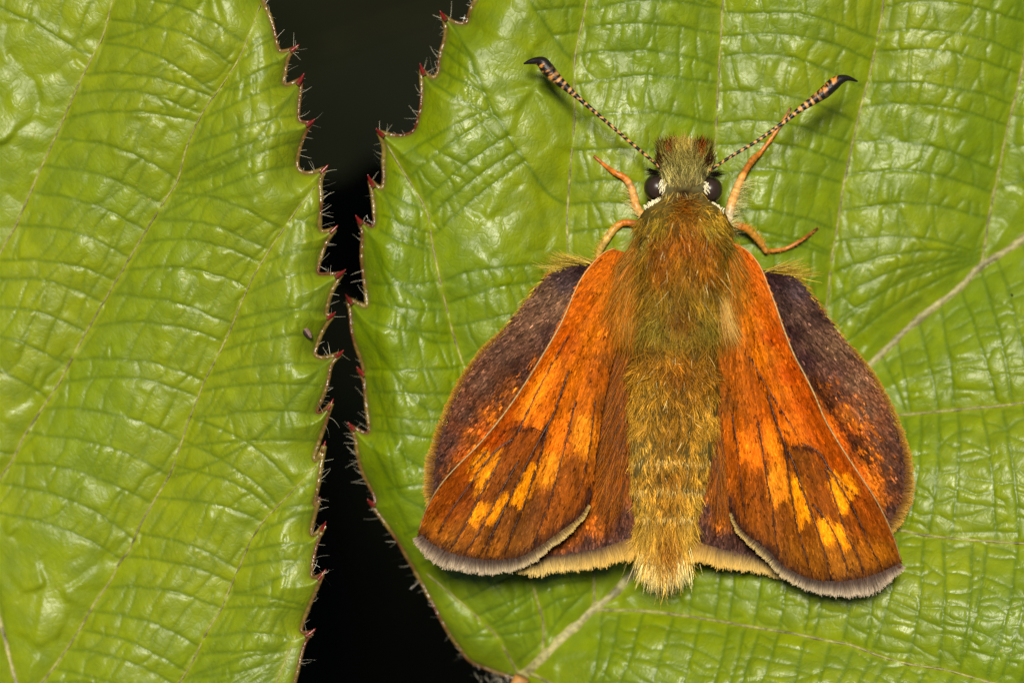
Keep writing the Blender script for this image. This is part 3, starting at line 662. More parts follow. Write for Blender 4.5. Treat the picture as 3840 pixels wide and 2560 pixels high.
# pale rings at the edges of the abdomen segments
for yb in (1735, 1842, 1946):
    x, yy, a, p, nn = body_pts(90, yb - 14, yb + 8, 0.08, 0.92)
    c = lin((196, 164, 92)) * np.exp(rng.normal(0, 0.25, len(x)))[:, None] * 1.15
    fur.add(p + nn * 0.05, straight(x, yy, a) + rng.normal(0, 0.25, (len(x), 3)), nn, np.full(len(x), 0.26), np.full(len(x), 0.026), -nn * 0.1, c, c, seg=2, roll=0.4)
# tail tuft
m = 1300; x = 2490 + rng.normal(0, 36, m); yy = rng.uniform(2040, 2125, m)
p = P(x, yy, 2.95 + rng.uniform(-0.4, 0.6, m))
d = np.stack([(x - 2490) / 420 + rng.normal(0, 0.08, m), np.full(m, -1.0), rng.normal(-0.05, 0.1, m)], 1)
c = lin((246, 226, 150)) * np.exp(rng.normal(0, 0.22, m))[:, None]
mid = (np.abs(x - 2497) < 26)[:, None] & (rng.random((m, 1)) < 0.6)
c = np.where(mid, lin((150, 105, 48)) * np.ones((m, 3)), c)
fur.add(p, d, np.tile([0, 0, 1.0], (m, 1)), rng.uniform(0.55, 1.25, m), np.full(m, 0.03), rng.normal(0, 0.08, (m, 3)), c * 0.9, c * 1.15, seg=3, roll=0.8)
# upright tufts of the palps (dark and orange) on the front of the head
for tx, ty, cc_, nn_ in ((2520, 545, (70, 32, 8), 130), (2515, 560, (178, 92, 18), 90), (2622, 545, (70, 32, 8), 130), (2626, 560, (178, 92, 18), 90), (2482, 590, (60, 34, 12), 120), (2655, 590, (60, 34, 12), 120), (2482, 560, (120, 110, 40), 90), (2655, 560, (120, 110, 40), 90), (2565, 545, (190, 168, 78), 260), (2590, 560, (175, 150, 62), 160), (2540, 560, (175, 150, 62), 160)):
    x = tx + rng.normal(0, 9, nn_); yy = ty + 14 + rng.normal(0, 14, nn_)
    p = P(x, yy, 4.75 + rng.normal(0, 0.15, nn_))
    d = np.stack([(x - 2568) / 260 + rng.normal(0, 0.12, nn_), np.full(nn_, 1.0), rng.normal(0.25, 0.15, nn_)], 1)
    c = lin(cc_) * np.exp(rng.normal(0, 0.25, nn_))[:, None]
    fur.add(p, d, np.tile([0, 0, 1.0], (nn_, 1)), rng.uniform(0.22, 0.52, nn_), np.full(nn_, 0.030), rng.normal(0, 0.06, (nn_, 3)), c, c * 0.6, seg=3, roll=0.7)
# white scales round the eyes, black lashes
for tx, ty, sx_, sy_, ang in ((2484, 692, 5, 11, -0.4), (2648, 699, 5, 11, 0.4), (2446, 756, 15, 4, 0.6), (2682, 766, 14, 4, -0.6)):
    m = 56; x = tx + rng.normal(0, sx_, m); yy = ty + rng.normal(0, sy_, m) + (x - tx) * -0.5 * np.sign(ang) * (ty > 720)
    p = P(x, yy, 4.95 + rng.normal(0, 0.06, m) - (ty > 720) * 0.15)
    d = np.stack([np.full(m, np.sin(ang)) + rng.normal(0, 0.2, m), np.full(m, -np.cos(ang)), rng.normal(0.1, 0.1, m)], 1)
    c = lin((214, 204, 166)) * np.exp(rng.normal(0, 0.12, m))[:, None]
    fur.add(p, d, np.tile([0, 0, 1.0], (m, 1)), rng.uniform(0.13, 0.24, m), np.full(m, 0.05), np.zeros((m, 3)), c, c, seg=2, roll=0.3, taper=0.4)
for tx, ty, sg in ((2462, 648, -1), (2672, 655, 1)):
    m = 90; x = tx + rng.normal(0, 7, m); yy = ty + rng.normal(0, 6, m)
    d = np.stack([np.full(m, sg * 1.0) + rng.normal(0, 0.15, m), rng.normal(0.12, 0.22, m), rng.normal(0.3, 0.2, m)], 1)
    c = np.tile(lin((22, 16, 12)), (m, 1))
    fur.add(P(x, yy, np.full(m, 4.75)), d, np.tile([0, 0, 1.0], (m, 1)), rng.uniform(0.25, 0.55, m), np.full(m, 0.024), np.zeros((m, 3)), c, c, seg=2, roll=0.8)
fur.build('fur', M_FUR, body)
# eyes
def ellipsoid(c, r, nu=28, nv=18):
    u = np.linspace(0, 2 * np.pi, nu, endpoint=False); v = np.linspace(-np.pi / 2, np.pi / 2, nv)
    q = np.stack([np.cos(v)[:, None] * np.cos(u)[None], np.cos(v)[:, None] * np.sin(u)[None], np.repeat(np.sin(v)[:, None], nu, 1)], -1).reshape(-1, 3)
    a = np.arange(nv - 1)[:, None] * nu; b = np.arange(nu)[None]; b2 = (b + 1) % nu
    return q, c + q * r, [np.stack([a + b, a + b2, a + nu + b2, a + nu + b], -1).reshape(-1, 4)]
for ex, ey in ((2463, 704), (2661, 712)):
    q, v, fc = ellipsoid(P(ex, ey, 4.4), np.array([0.54, 0.58, 0.62]))
    up = smooth01(np.abs(q[:, 2]), 0.55, 0.8)[:, None]
    mesh_obj('eye', v, fc, M_EYE, bf, col=lin((12, 8, 6)) * (1 - up) + lin((48, 34, 26)) * up)

# --- wings
def make_wing(name, label, outline, base, zf, paint, n_scales, sc_len, sc_w, costa=None, costa_col=(160, 124, 66), step=8.0, tilt=0.10, lumv=0.24):
    p = np.array(outline, float)
    p, _ = chaikin(p, [False] * len(p)); p, _ = chaikin(p, [False] * len(p))
    X = np.arange(p[:, 0].min() - step, p[:, 0].max() + step, step); Y = np.arange(p[:, 1].min() - step, p[:, 1].max() + step, step)
    GX, GY, use, f = clip_grid(X, Y, p)
    x, y = GX[use], GY[use]
    wing = mesh_obj(name, P(x, y, zf(x, y)), [f], M_WING, bf, col=paint(x, y) * 0.8)
    if label: wing['label'] = label
    # scales laid along the wing like roof shingles
    n = int(n_scales * 2.6)
    sx = rng.uniform(X[0], X[-1], n); sy = rng.uniform(Y[0], Y[-1], n)
    ok = inside(sx, sy, p); sx, sy = sx[ok][:n_scales], sy[ok][:n_scales]; m = len(sx)
    z = zf(sx, sy); e = 6.0
    pos = P(sx, sy, z)
    dx = unit(P(sx + e, sy, zf(sx + e, sy)) - pos); dy = unit(P(sx, sy + e, zf(sx, sy + e)) - pos)
    nrm = unit(np.cross(dy, dx)); nrm *= np.sign(nrm[:, 2:3])
    bx, by = base
    r = np.stack([sx - bx, sy - by], 1); r /= np.linalg.norm(r, axis=1, keepdims=True) + 1e-9
    ang = rng.normal(0, 0.13, m); ca, sa = np.cos(ang), np.sin(ang)
    r = np.stack([r[:, 0] * ca - r[:, 1] * sa, r[:, 0] * sa + r[:, 1] * ca], 1)
    d = unit(dx * r[:, :1] + dy * r[:, 1:]) + nrm * (tilt + rng.normal(0, 0.05, m))[:, None]
    c = paint(sx + rng.normal(0, 2, m), sy + rng.normal(0, 3, m))
    c = c * np.exp(rng.normal(0, lumv, m))[:, None]
    S = Hairs()
    S.add(pos + nrm * rng.uniform(0.004, 0.03, m)[:, None], d, nrm, sc_len * rng.uniform(0.7, 1.3, m), sc_w * rng.uniform(0.7, 1.3, m), -nrm * 0.06, c, c, seg=2, roll=0.22, taper=0.35)
    S.build('scales', M_SCALE, wing)
    if costa is not None:
        q = catmull(costa, 10); z = zf(q[:, 0], q[:, 1]) + 0.03
        t = np.linspace(0, 1, len(q)); rad = np.interp(t, [0, 0.1, 0.5, 1], [0.03, 0.042, 0.038, 0.026])
        v, fc = tube_geo(P(q[:, 0], q[:, 1], z), rad, 8)
        cc = lin(costa_col) * (0.75 + 0.5 * rng.random((len(q), 1)))
        edgec = lin((190, 120, 40)); cc = cc * smooth01(t, 0.12, 0.3)[:, None] + edgec * (1 - smooth01(t, 0.12, 0.3))[:, None]
        cc = cc * (1 - 0.35 * smooth01(t, 0.7, 0.95))[:, None]
        mesh_obj('leading_edge', v, fc, M_LEG, wing, col=tube_cols(cc, 8))
    return wing, p

def wing_veins(wing, veins, zf, term):
    for v, wdt in veins:
        q = catmull(v, 12); t = np.linspace(0, 1, len(q))
        ok = seg_dist(q[:, 0], q[:, 1], term) > 14
        q = q[ok]; t = t[ok]
        if len(q) < 3: continue
        vv, fc = tube_geo(P(q[:, 0], q[:, 1], zf(q[:, 0], q[:, 1]) + 0.032), (0.016 + 0.013 * wdt) * (1 - 0.5 * t), 5)
        mesh_obj('wing_vein', vv, fc, M_LEG, wing, col=tube_cols(np.tile(lin((58, 28, 10)), (len(q), 1)), 5))

def fringe(wing, line, zf, n, L, outward, c_base, c_tip, wd=0.034, name='fringe', gam=2.4, spread=0.12, rows=1, droop=0.0, jitz=0.03):
    q = catmull(line, 3)
    tg = np.gradient(q, axis=0); nr = np.stack([tg[:, 1], -tg[:, 0]], 1); nr /= np.linalg.norm(nr, axis=1, keepdims=True)
    if ((nr.mean(0)) @ np.array(outward)) < 0: nr = -nr
    k = rng.integers(0, len(q), n); t = k / (len(q) - 1)
    b = q[k] - nr[k] * rng.uniform(-3, 4, n)[:, None]
    # neighbouring hairs gather into little bundles
    lean = (vnoise(k / 9.0, k * 0.0, 3) - 0.5) * 0.5
    d2 = nr[k] + (tg[k] / np.linalg.norm(tg[k], axis=1, keepdims=True)) * (lean + rng.normal(0, spread, n))[:, None]
    z = zf(b[:, 0], b[:, 1]) + rng.normal(0.02, jitz, n)
    d = np.stack([d2[:, 0], -d2[:, 1], rng.normal(-droop, 0.06, n)], 1)
    Lk = np.interp(t, np.linspace(0, 1, len(L)), L) / PXMM * (0.8 + 0.28 * vnoise(k / 7.0, k * 0.0, 8) + rng.normal(0, 0.08, n))
    cb = np.stack([np.interp(t, np.linspace(0, 1, len(c_base)), lin(np.array(c_base))[:, i]) for i in range(3)], 1)
    ct = np.stack([np.interp(t, np.linspace(0, 1, len(c_tip)), lin(np.array(c_tip))[:, i]) for i in range(3)], 1)
    j = np.exp(rng.normal(0, 0.16, n))[:, None]
    H = Hairs()
    H.add(P(b[:, 0], b[:, 1], z), d, np.tile([0, 0, 1.0], (n, 1)), Lk, np.full(n, wd), np.zeros((n, 3)), cb * j * np.array([0.45, 0.38, 0.31]), ct * j * np.array([0.76, 0.67, 0.54]), seg=4, roll=0.4, taper=0.55, gam=gam)
    H.build(name, M_FUR, wing)

def painter(base_tab, spots, veins, dark_edges, bx, by, seed, flecks=(), power=3.4, vein_w=5.0, speck=0.0, spec_zone=None):
    if speck: base_tab = [(a, b, (c[0] * 0.79, c[1] * 0.77, c[2] * 0.5) if c[0] > 190 else (c[0] * 0.80, c[1] * 0.82, c[2] * 0.75)) for a, b, c in base_tab]
    spots = [(catmull(list(s) + [s[0]], 6), lin(c), soft) for s, c, soft in spots]
    veins = [(v, wdt) for v, wdt in veins]
    def f(x, y):
        wx = x + 10 * (vnoise(x / 22, y / 22, seed) - 0.5) + 10 * (vnoise(x / 7, y / 7, seed + 1) - 0.5); wy = y + 14 * (vnoise(x / 22, y / 22, seed + 2) - 0.5) + 16 * (vnoise(x / 6, y / 9, seed + 3) - 0.5)
        c = idw(wx, wy, base_tab, power)
        r = np.hypot(x - bx, y - by); th = np.arctan2(y - by, x - bx)
        # streaks running out from the wing base
        st = vnoise(th * 70, r / 120, seed + 4) * 0.6 + vnoise(th * 170, r / 60, seed + 5) * 0.4
        c = c * (0.42 + 1.16 * st)[..., None]
        for poly, col, soft in spots:
            d = seg_dist(wx, wy, poly); ins = inside(wx, wy, poly)
            a = smooth01(np.where(ins, d, -d), -soft * 2.6, soft * 2.0)[..., None]
            c = c * (1 - a) + col * a * (0.6 + 0.75 * st)[..., None]
        for v, wdt in veins:
            d = seg_dist(x + 5 * (vnoise(x / 16, y / 16, seed + 7) - 0.5), y, v)
            a = np.exp(-(d / (vein_w * wdt)) ** 2)[..., None] * 0.92
            c = c * (1 - a) + lin((44, 20, 8)) * a
        for line, col, wdt in dark_edges:
            d = seg_dist(wx, wy, line)
            a = np.exp(-(d / wdt) ** 2)[..., None] * 0.93
            c = c * (1 - a) + lin(col) * a
        for poly, col, thr in flecks:
            d = seg_dist(wx, wy, poly); ins = inside(wx, wy, poly)
            a = smooth01(np.where(ins, d, -d), -40, 60) * smooth01(vnoise(th * 210, r / 46, seed + 12), thr, thr + 0.12)
            c = c * (1 - a[..., None]) + lin(col) * a[..., None]
        if speck:
            k = (vnoise(th * 260, r / 14, seed + 8) > 0.86) & (vnoise(x / 60, y / 60, seed + 9) > 0.35)
            c = np.where(k[..., None], c * 0.32, c)
        return c
    return f

def q3(pts, s=2.24, ox=1500, oy=1500): return [(a / s + ox, b / s + oy) for a, b in pts]
def q7(pts): return q3(pts, 2.091, 2650, 1550)
YEL, YEL2, ORY = (238, 140, 10), (216, 124, 20), (216, 106, 12)

# left forewing
LF_COSTA = [(2310, 930), (2270, 945), (2228, 982), (2171, 1061), (2106, 1208), (2041, 1322), (1959, 1453), (1878, 1567), (1796, 1665), (1714, 1747), (1650, 1820), (1600, 1905), (1572, 1985)]
LF_TERM = [(1580, 2005), (1612, 2035), (1679, 2070), (1768, 2092), (1857, 2100), (1946, 2090), (2013, 2056), (2067, 2020), (2125, 1978), (2179, 1934), (2208, 1893)]
LF = LF_COSTA + LF_TERM + [(2222, 1812), (2240, 1656), (2262, 1500), (2320, 1250), (2400, 1100), (2420, 980)]
def z_lf(x, y):
    r = np.hypot(x - 2360, y - 950) / PXMM; th = np.arctan2(y - 950, 2360 - x)      # th: small at the costa, large at the hind edge
    v = np.clip((th - 0.85) / 0.65, -0.2, 1.3)
    return 4.75 + 0.085 * r * (1 - v) - 0.05 * r * v + 0.012 * r * np.cos(v * 17.0) - 0.0016 * r * r
LFB = [(2250, 1000, (225, 112, 14)), (2180, 1120, (228, 108, 10)), (2120, 1260, (222, 98, 8)), (2040, 1400, (218, 94, 8)), (1950, 1530, (205, 86, 8)), (1860, 1650, (196, 80, 8)), (1760, 1750, (190, 82, 10)),
       (2290, 1100, (215, 118, 22)), (2230, 1250, (226, 118, 14)), (2150, 1400, (232, 118, 12)), (2060, 1520, (228, 112, 12)), (2330, 1200, (170, 96, 28)), (2300, 1350, (160, 84, 22)), (2240, 1400, (196, 96, 14)), (2200, 1500, (220, 112, 16)), (2140, 1560, (224, 116, 18)), (2270, 1500, (140, 72, 20)),
       (2120, 1660, (190, 90, 14)), (2180, 1650, (220, 124, 24)), (2200, 1750, (168, 84, 18)), (1960, 1640, (148, 68, 12)), (1900, 1700, (140, 66, 14)), (1850, 1780, (150, 74, 18)), (1930, 1800, (138, 70, 20)), (1760, 1850, (150, 66, 10)), (1700, 1830, (165, 72, 8)), (1680, 1920, (160, 72, 10)), (1640, 1960, (185, 98, 16)), (1640, 1900, (150, 68, 10)),
       (1740, 2000, (168, 88, 18)), (1700, 2030, (185, 104, 22)), (1830, 2000, (148, 80, 24)), (1830, 2060, (180, 100, 24)), (1900, 1930, (128, 68, 24)), (1960, 1980, (136, 76, 28)), (2010, 1900, (120, 64, 26)), (2060, 1900, (160, 78, 16)), (2120, 1850, (165, 80, 16)), (2150, 1750, (150, 74, 18)), (2080, 1960, (160, 80, 18)), (2190, 1850, (150, 72, 16)), (1950, 2050, (160, 90, 28))]
LFS = [(q3([(565, 575), (650, 455), (735, 400), (760, 420), (690, 500), (620, 570)]), YEL, 5), (q3([(610, 650), (690, 530), (800, 415), (850, 385), (830, 440), (730, 560), (650, 660)]), YEL, 5), (q3([(655, 810), (650, 720), (720, 590), (830, 475), (828, 520), (770, 620), (700, 760)]), YEL, 5),
       (q3([(590, 985), (640, 885), (735, 850), (745, 885), (685, 985), (625, 1035)]), YEL, 6), (q3([(735, 975), (800, 850), (910, 770), (925, 795), (860, 920), (800, 1000), (745, 1015)]), YEL, 6),
       (q3([(930, 850), (1010, 690), (1070, 560), (1130, 510), (1165, 520), (1150, 610), (1090, 770), (1025, 915), (1000, 870)]), YEL, 6), (q3([(1150, 660), (1180, 530), (1240, 420), (1330, 430), (1385, 390), (1360, 490), (1320, 600), (1290, 680), (1200, 690)]), YEL2, 8),
       (q3([(1250, 420), (1270, 300), (1330, 160), (1420, 120), (1400, 260), (1370, 400)]), ORY, 10), (q3([(1470, 330), (1490, 140), (1570, 110), (1620, 130), (1605, 300), (1570, 460), (1520, 400)]), YEL2, 9), (q3([(1120, 190), (1200, 80), (1280, 60), (1262, 150), (1200, 250), (1130, 215)]), ORY, 8),
       (q3([(1000, 120), (1100, -100), (1250, -300), (1330, -380), (1290, -200), (1180, 0), (1080, 130)]), (240, 128, 14), 12)]
LFV = [(q3([(1420, -250), (1330, 0), (1290, 120), (1200, 280), (1080, 500), (950, 760), (850, 960), (700, 1250)]), 1.2), (q3([(1240, 230), (1180, 450), (1120, 650), (1040, 880), (960, 1070), (880, 1270)]), 1.2), (q3([(850, 490), (740, 680), (620, 900), (540, 1070), (430, 1230)]), 0.9), (q3([(960, 320), (830, 400), (700, 545), (600, 690), (460, 880), (340, 1080)]), 0.9), (q3([(740, 415), (580, 590)]), 0.7),
       (q3([(1000, 500), (800, 850), (680, 1080), (560, 1250)]), 0.8), (q3([(1480, 0), (1390, 370), (1330, 600), (1270, 800), (1200, 1000), (1130, 1200)]), 0.8), (q3([(930, 800), (830, 1010), (760, 1180), (720, 1290)]), 0.8), (q3([(1640, 0), (1600, 350), (1550, 600), (1490, 800)]), 0.7), (q3([(960, 220), (1060, 240), (1120, 215)]), 1.6), (q3([(1120, 230), (1200, 270)]), 1.2), (q3([(1230, 180), (1190, 330)]), 2.0), (q3([(980, 290), (1120, 0), (1300, -350), (1450, -600)]), 0.6)]
paint_lf = painter(LFB, LFS, LFV, [(LF_TERM, (38, 22, 18), 36), (LF_TERM[8:] + [(2218, 1830)], (45, 28, 24), 17)], 2360, 900, 21, speck=1)
lf, _ = make_wing('forewing', None, LF, (2380, 880), z_lf, paint_lf, 26000, 0.20, 0.062, costa=LF_COSTA)
wing_veins(lf, [v for v in LFV if v[1] < 1.3], z_lf, LF_TERM)
fringe(lf, LF_TERM, z_lf, 2600, [44, 52, 54, 54, 52, 46, 38, 30, 26, 18, 8], (-0.3, 1), [(116, 96, 88), (110, 92, 86), (96, 80, 76), (92, 76, 70), (120, 100, 76), (150, 125, 80), (160, 130, 80)], [(206, 190, 172), (216, 204, 186), (214, 202, 184), (218, 206, 180), (226, 208, 160), (232, 206, 130), (232, 204, 120)])

# right forewing
RF_COSTA = [(2740, 915), (2767, 920), (2812, 949), (2852, 1003), (2879, 1070), (2910, 1150), (2941, 1239), (2977, 1329), (3017, 1404), (3057, 1485), (3090, 1565), (3119, 1617), (3166, 1693), (3224, 1780), (3286, 1875), (3334, 1971), (3363, 2047), (3378, 2100)]
RF_TERM = [(3372, 2112), (3353, 2125), (3272, 2158), (3176, 2178), (3080, 2178), (3009, 2160), (2937, 2122), (2889, 2075), (2841, 2035), (2793, 2002), (2760, 1963), (2741, 1923)]
RF = RF_COSTA + RF_TERM + [(2734, 1850), (2722, 1700), (2706, 1500), (2690, 1300), (2670, 1100), (2680, 960)]
def z_rf(x, y):
    r = np.hypot(x - 2740, y - 920) / PXMM; th = np.arctan2(y - 920, x - 2740)
    v = np.clip((th - 1.05) / 0.52, -0.2, 1.3)
    return 4.75 + 0.10 * r * (1 - v) - 0.05 * r * v + 0.012 * r * np.cos(v * 15.0) - 0.0018 * r * r
RFB = [(2790, 970, (224, 104, 12)), (2830, 1050, (226, 108, 12)), (2860, 1150, (222, 104, 10)), (2900, 1260, (206, 84, 8)), (2960, 1400, (206, 82, 6)), (3020, 1500, (206, 86, 8)), (3080, 1620, (200, 86, 8)), (3150, 1740, (196, 84, 10)), (3200, 1830, (186, 80, 12)),
       (2780, 1100, (214, 124, 28)), (2800, 1200, (226, 122, 16)), (2860, 1320, (232, 122, 12)), (2920, 1450, (230, 116, 12)), (2740, 1200, (180, 110, 40)), (2740, 1350, (180, 88, 16)), (2780, 1450, (190, 92, 14)), (2830, 1450, (206, 98, 12)), (2730, 1500, (150, 80, 22)), (2760, 1600, (200, 98, 14)), (2800, 1620, (210, 104, 16)), (2960, 1560, (226, 104, 10)), (2880, 1560, (210, 96, 12)),
       (2770, 1720, (180, 82, 10)), (2830, 1760, (176, 82, 12)), (2780, 1850, (160, 76, 14)), (2870, 1850, (165, 80, 16)), (2830, 1930, (158, 78, 14)), (2900, 1960, (150, 78, 20)), (3000, 1700, (150, 76, 14)), (3050, 1780, (148, 72, 12)), (3090, 1880, (150, 72, 12)), (3020, 1990, (155, 80, 16)), (2980, 2060, (160, 88, 18)), (3080, 2060, (168, 94, 20)), (3150, 1960, (150, 72, 10)), (3220, 1960, (160, 74, 10)), (3240, 2060, (172, 92, 14)), (3300, 2060, (176, 96, 12)), (3180, 2100, (172, 98, 20)), (3270, 1920, (156, 68, 8)), (3310, 1980, (160, 74, 8)), (2940, 1870, (158, 80, 16)), (3160, 1830, (176, 80, 10))]
RFS = [(q7([(1020, 455), (1090, 460), (1150, 530), (1190, 600), (1165, 615), (1090, 540)]), YEL, 5), (q7([(955, 435), (1000, 430), (1080, 525), (1145, 610), (1095, 660), (1010, 550)]), YEL, 5), (q7([(950, 525), (985, 515), (1045, 610), (1100, 705), (1062, 775), (1035, 740), (985, 630)]), YEL, 5),
       (q7([(845, 810), (920, 795), (985, 880), (1010, 945), (960, 1010), (900, 965), (868, 885)]), YEL, 6), (q7([(970, 850), (1030, 845), (1080, 930), (1112, 1015), (1055, 1035), (1015, 975)]), YEL, 6),
       (q7([(645, 520), (700, 460), (745, 565), (785, 690), (812, 800), (760, 812), (735, 880), (695, 780), (665, 660)]), YEL, 6), (q7([(465, 420), (560, 320), (615, 390), (638, 520), (655, 660), (590, 650), (520, 700), (488, 560)]), YEL2, 8), (q7([(245, 160), (320, 110), (400, 220), (425, 340), (380, 410), (320, 330), (265, 340)]), ORY, 10),
       (q7([(570, 90), (640, 0), (720, 90), (765, 220), (690, 205), (635, 190)]), ORY, 9), (q7([(440, 250), (470, 60), (540, 130), (590, 260), (600, 360), (540, 340)]), (232, 122, 16), 12)]
RFV = [(q7([(480, -150), (550, 80), (610, 230), (640, 450), (665, 640), (705, 860), (760, 1050), (810, 1200)]), 1.2), (q7([(640, 290), (700, 430), (760, 620), (825, 790), (885, 960), (940, 1150), (970, 1290)]), 1.1), (q7([(830, 700), (950, 850), (1030, 1000), (1090, 1180), (1100, 1280)]), 0.8), (q7([(740, 230), (830, 270), (900, 330), (1000, 500), (1100, 650), (1200, 850), (1290, 1050), (1360, 1180)]), 0.9), (q7([(920, 380), (1080, 560), (1190, 640)]), 0.6), (q7([(930, 420), (975, 580), (1040, 780), (1100, 960), (1180, 1100), (1225, 1230)]), 0.8),
       (q7([(400, 50), (440, 300), (480, 560), (515, 740), (540, 960), (560, 1090)]), 0.9), (q7([(200, 0), (245, 300), (270, 560), (300, 780)]), 0.7), (q7([(650, 240), (740, 250), (835, 285)]), 1.5), (q7([(600, 200), (625, 310)]), 2.2), (q7([(330, -450), (480, -200), (700, 150)]), 0.6)]
paint_rf = painter(RFB, RFS, RFV, [(RF_TERM, (38, 22, 18), 36), (RF_TERM[7:] + [(2736, 1860)], (40, 25, 22), 18)], 2735, 860, 41, speck=1)
rf, _ = make_wing('forewing', None, RF, (2720, 840), z_rf, paint_rf, 25000, 0.20, 0.062, costa=RF_COSTA)
wing_veins(rf, [v for v in RFV if v[1] < 1.3], z_rf, RF_TERM)
fringe(rf, RF_TERM, z_rf, 2600, [32, 44, 62, 60, 50, 46, 40, 34, 30, 24, 16, 6], (0.1, 1), [(130, 110, 104), (110, 92, 86), (100, 84, 80), (92, 78, 74), (96, 80, 74), (110, 90, 70), (140, 116, 76)], [(210, 196, 180), (214, 202, 188), (214, 202, 186), (216, 204, 180), (224, 208, 160), (230, 206, 134), (232, 204, 120)])

# hindwings
LH_EDGE = [(1632, 1880), (1690, 1960), (1790, 2040), (1900, 2078), (2000, 2092), (2070, 2086), (2200, 2068), (2300, 2042), (2380, 2012)]
LH_COST = [(2228, 978), (2150, 985), (2078, 1015), (2010, 1080), (1960, 1150), (1890, 1240), (1800, 1335), (1725, 1450), (1668, 1590), (1636, 1700), (1624, 1800)]
LH = [(2340, 1000)] + LH_COST + LH_EDGE + [(2376, 1930), (2362, 1800), (2352, 1650), (2345, 1400)]
def z_lh(x, y):
    r = np.hypot(x - 2330, y - 1050) / PXMM; th = np.arctan2(y - 1050, 2330 - x)
    return 3.75 - 0.05 * r - 0.004 * r * r * np.clip(0.9 - th, 0, 1) + 0.020 * r * np.cos(th * 11.0) - 0.5 * np.exp(-(np.hypot(x - 2140, y - 1010) / 60) ** 2)
LHB = [(2180, 1010, (52, 40, 42)), (2120, 1060, (66, 56, 58)), (2060, 1100, (92, 74, 58)), (2120, 1140, (104, 82, 62)), (2000, 1200, (96, 74, 56)), (2060, 1250, (72, 52, 44)), (1900, 1320, (86, 64, 50)), (1960, 1380, (62, 42, 34)), (1820, 1440, (84, 62, 48)), (1880, 1480, (64, 40, 26)), (1760, 1550, (78, 56, 44)), (1920, 1480, (120, 62, 18)), (1860, 1560, (140, 70, 16)), (1700, 1650, (70, 48, 40)), (1780, 1640, (120, 62, 16)), (1740, 1740, (150, 76, 16)), (1690, 1750, (84, 52, 30)), (1820, 1640, (196, 84, 10)), (1760, 1720, (190, 82, 10)), (1670, 1830, (80, 50, 30)), (1700, 1800, (160, 80, 14)), (1660, 1720, (62, 42, 36)), (1650, 1800, (56, 38, 32)),
       (2020, 1420, (46, 28, 22)), (1960, 1520, (66, 38, 18)), (2280, 1500, (168, 88, 18)), (2300, 1650, (150, 82, 24)), (2250, 1750, (178, 88, 12)), (2235, 1850, (184, 92, 12)), (2270, 1880, (120, 62, 18)), (2290, 1880, (184, 98, 16)), (2200, 1960, (170, 84, 14)), (2160, 2000, (140, 72, 20)), (2260, 1980, (150, 78, 20)), (2315, 1850, (110, 68, 34)), (2340, 1920, (70, 48, 40)), (2330, 1980, (64, 44, 38)), (2200, 2030, (76, 52, 42)), (2280, 2020, (66, 46, 40)), (2345, 1700, (96, 66, 40)), (2325, 1750, (100, 66, 36))]
LHB = [(a, b, tuple(v * k for v, k in zip(c, (1.0, 0.90, 0.84))) if max(c) < 110 else c) for a, b, c in LHB]
paint_lh = painter(LHB, [], [(q3([(1730, 1200), (1750, 950), (1770, 600), (1790, 200)]), 1.8), ([(2330, 1300), (2318, 1600), (2322, 1850), (2330, 2020)], 1.0)], [(LH_EDGE, (70, 50, 44), 20), (LH_COST[7:] + LH_EDGE[:1], (60, 42, 36), 14)], 2330, 950, 61, flecks=[([(2010, 1340), (1800, 1540), (1670, 1780), (1690, 1860), (1780, 1740), (1920, 1560), (2060, 1400)], (186, 96, 12), 0.64)])
lh, _ = make_wing('hindwing', None, LH, (2330, 900), z_lh, paint_lh, 19000, 0.17, 0.07, lumv=0.48, tilt=0.16)
fringe(lh, LH_EDGE[3:], z_lh, 2000, [58, 60, 60, 60, 66, 70, 72], (0, 1), [(128, 104, 84), (110, 88, 78), (104, 84, 76), (120, 98, 84), (190, 150, 84)], [(232, 208, 132), (236, 212, 136), (236, 208, 128), (238, 204, 112), (238, 200, 104)], wd=0.04, gam=1.1)
fringe(lh, LH_COST[5:] + LH_EDGE[:3], z_lh, 1500, [16, 18, 22, 30, 38, 40, 40], (-1, 0.2), [(150, 100, 40), (160, 110, 40), (150, 104, 44), (130, 96, 50)], [(190, 168, 50), (206, 160, 44), (220, 176, 70), (224, 186, 92)], wd=0.03, name='outer_fringe', spread=0.3)

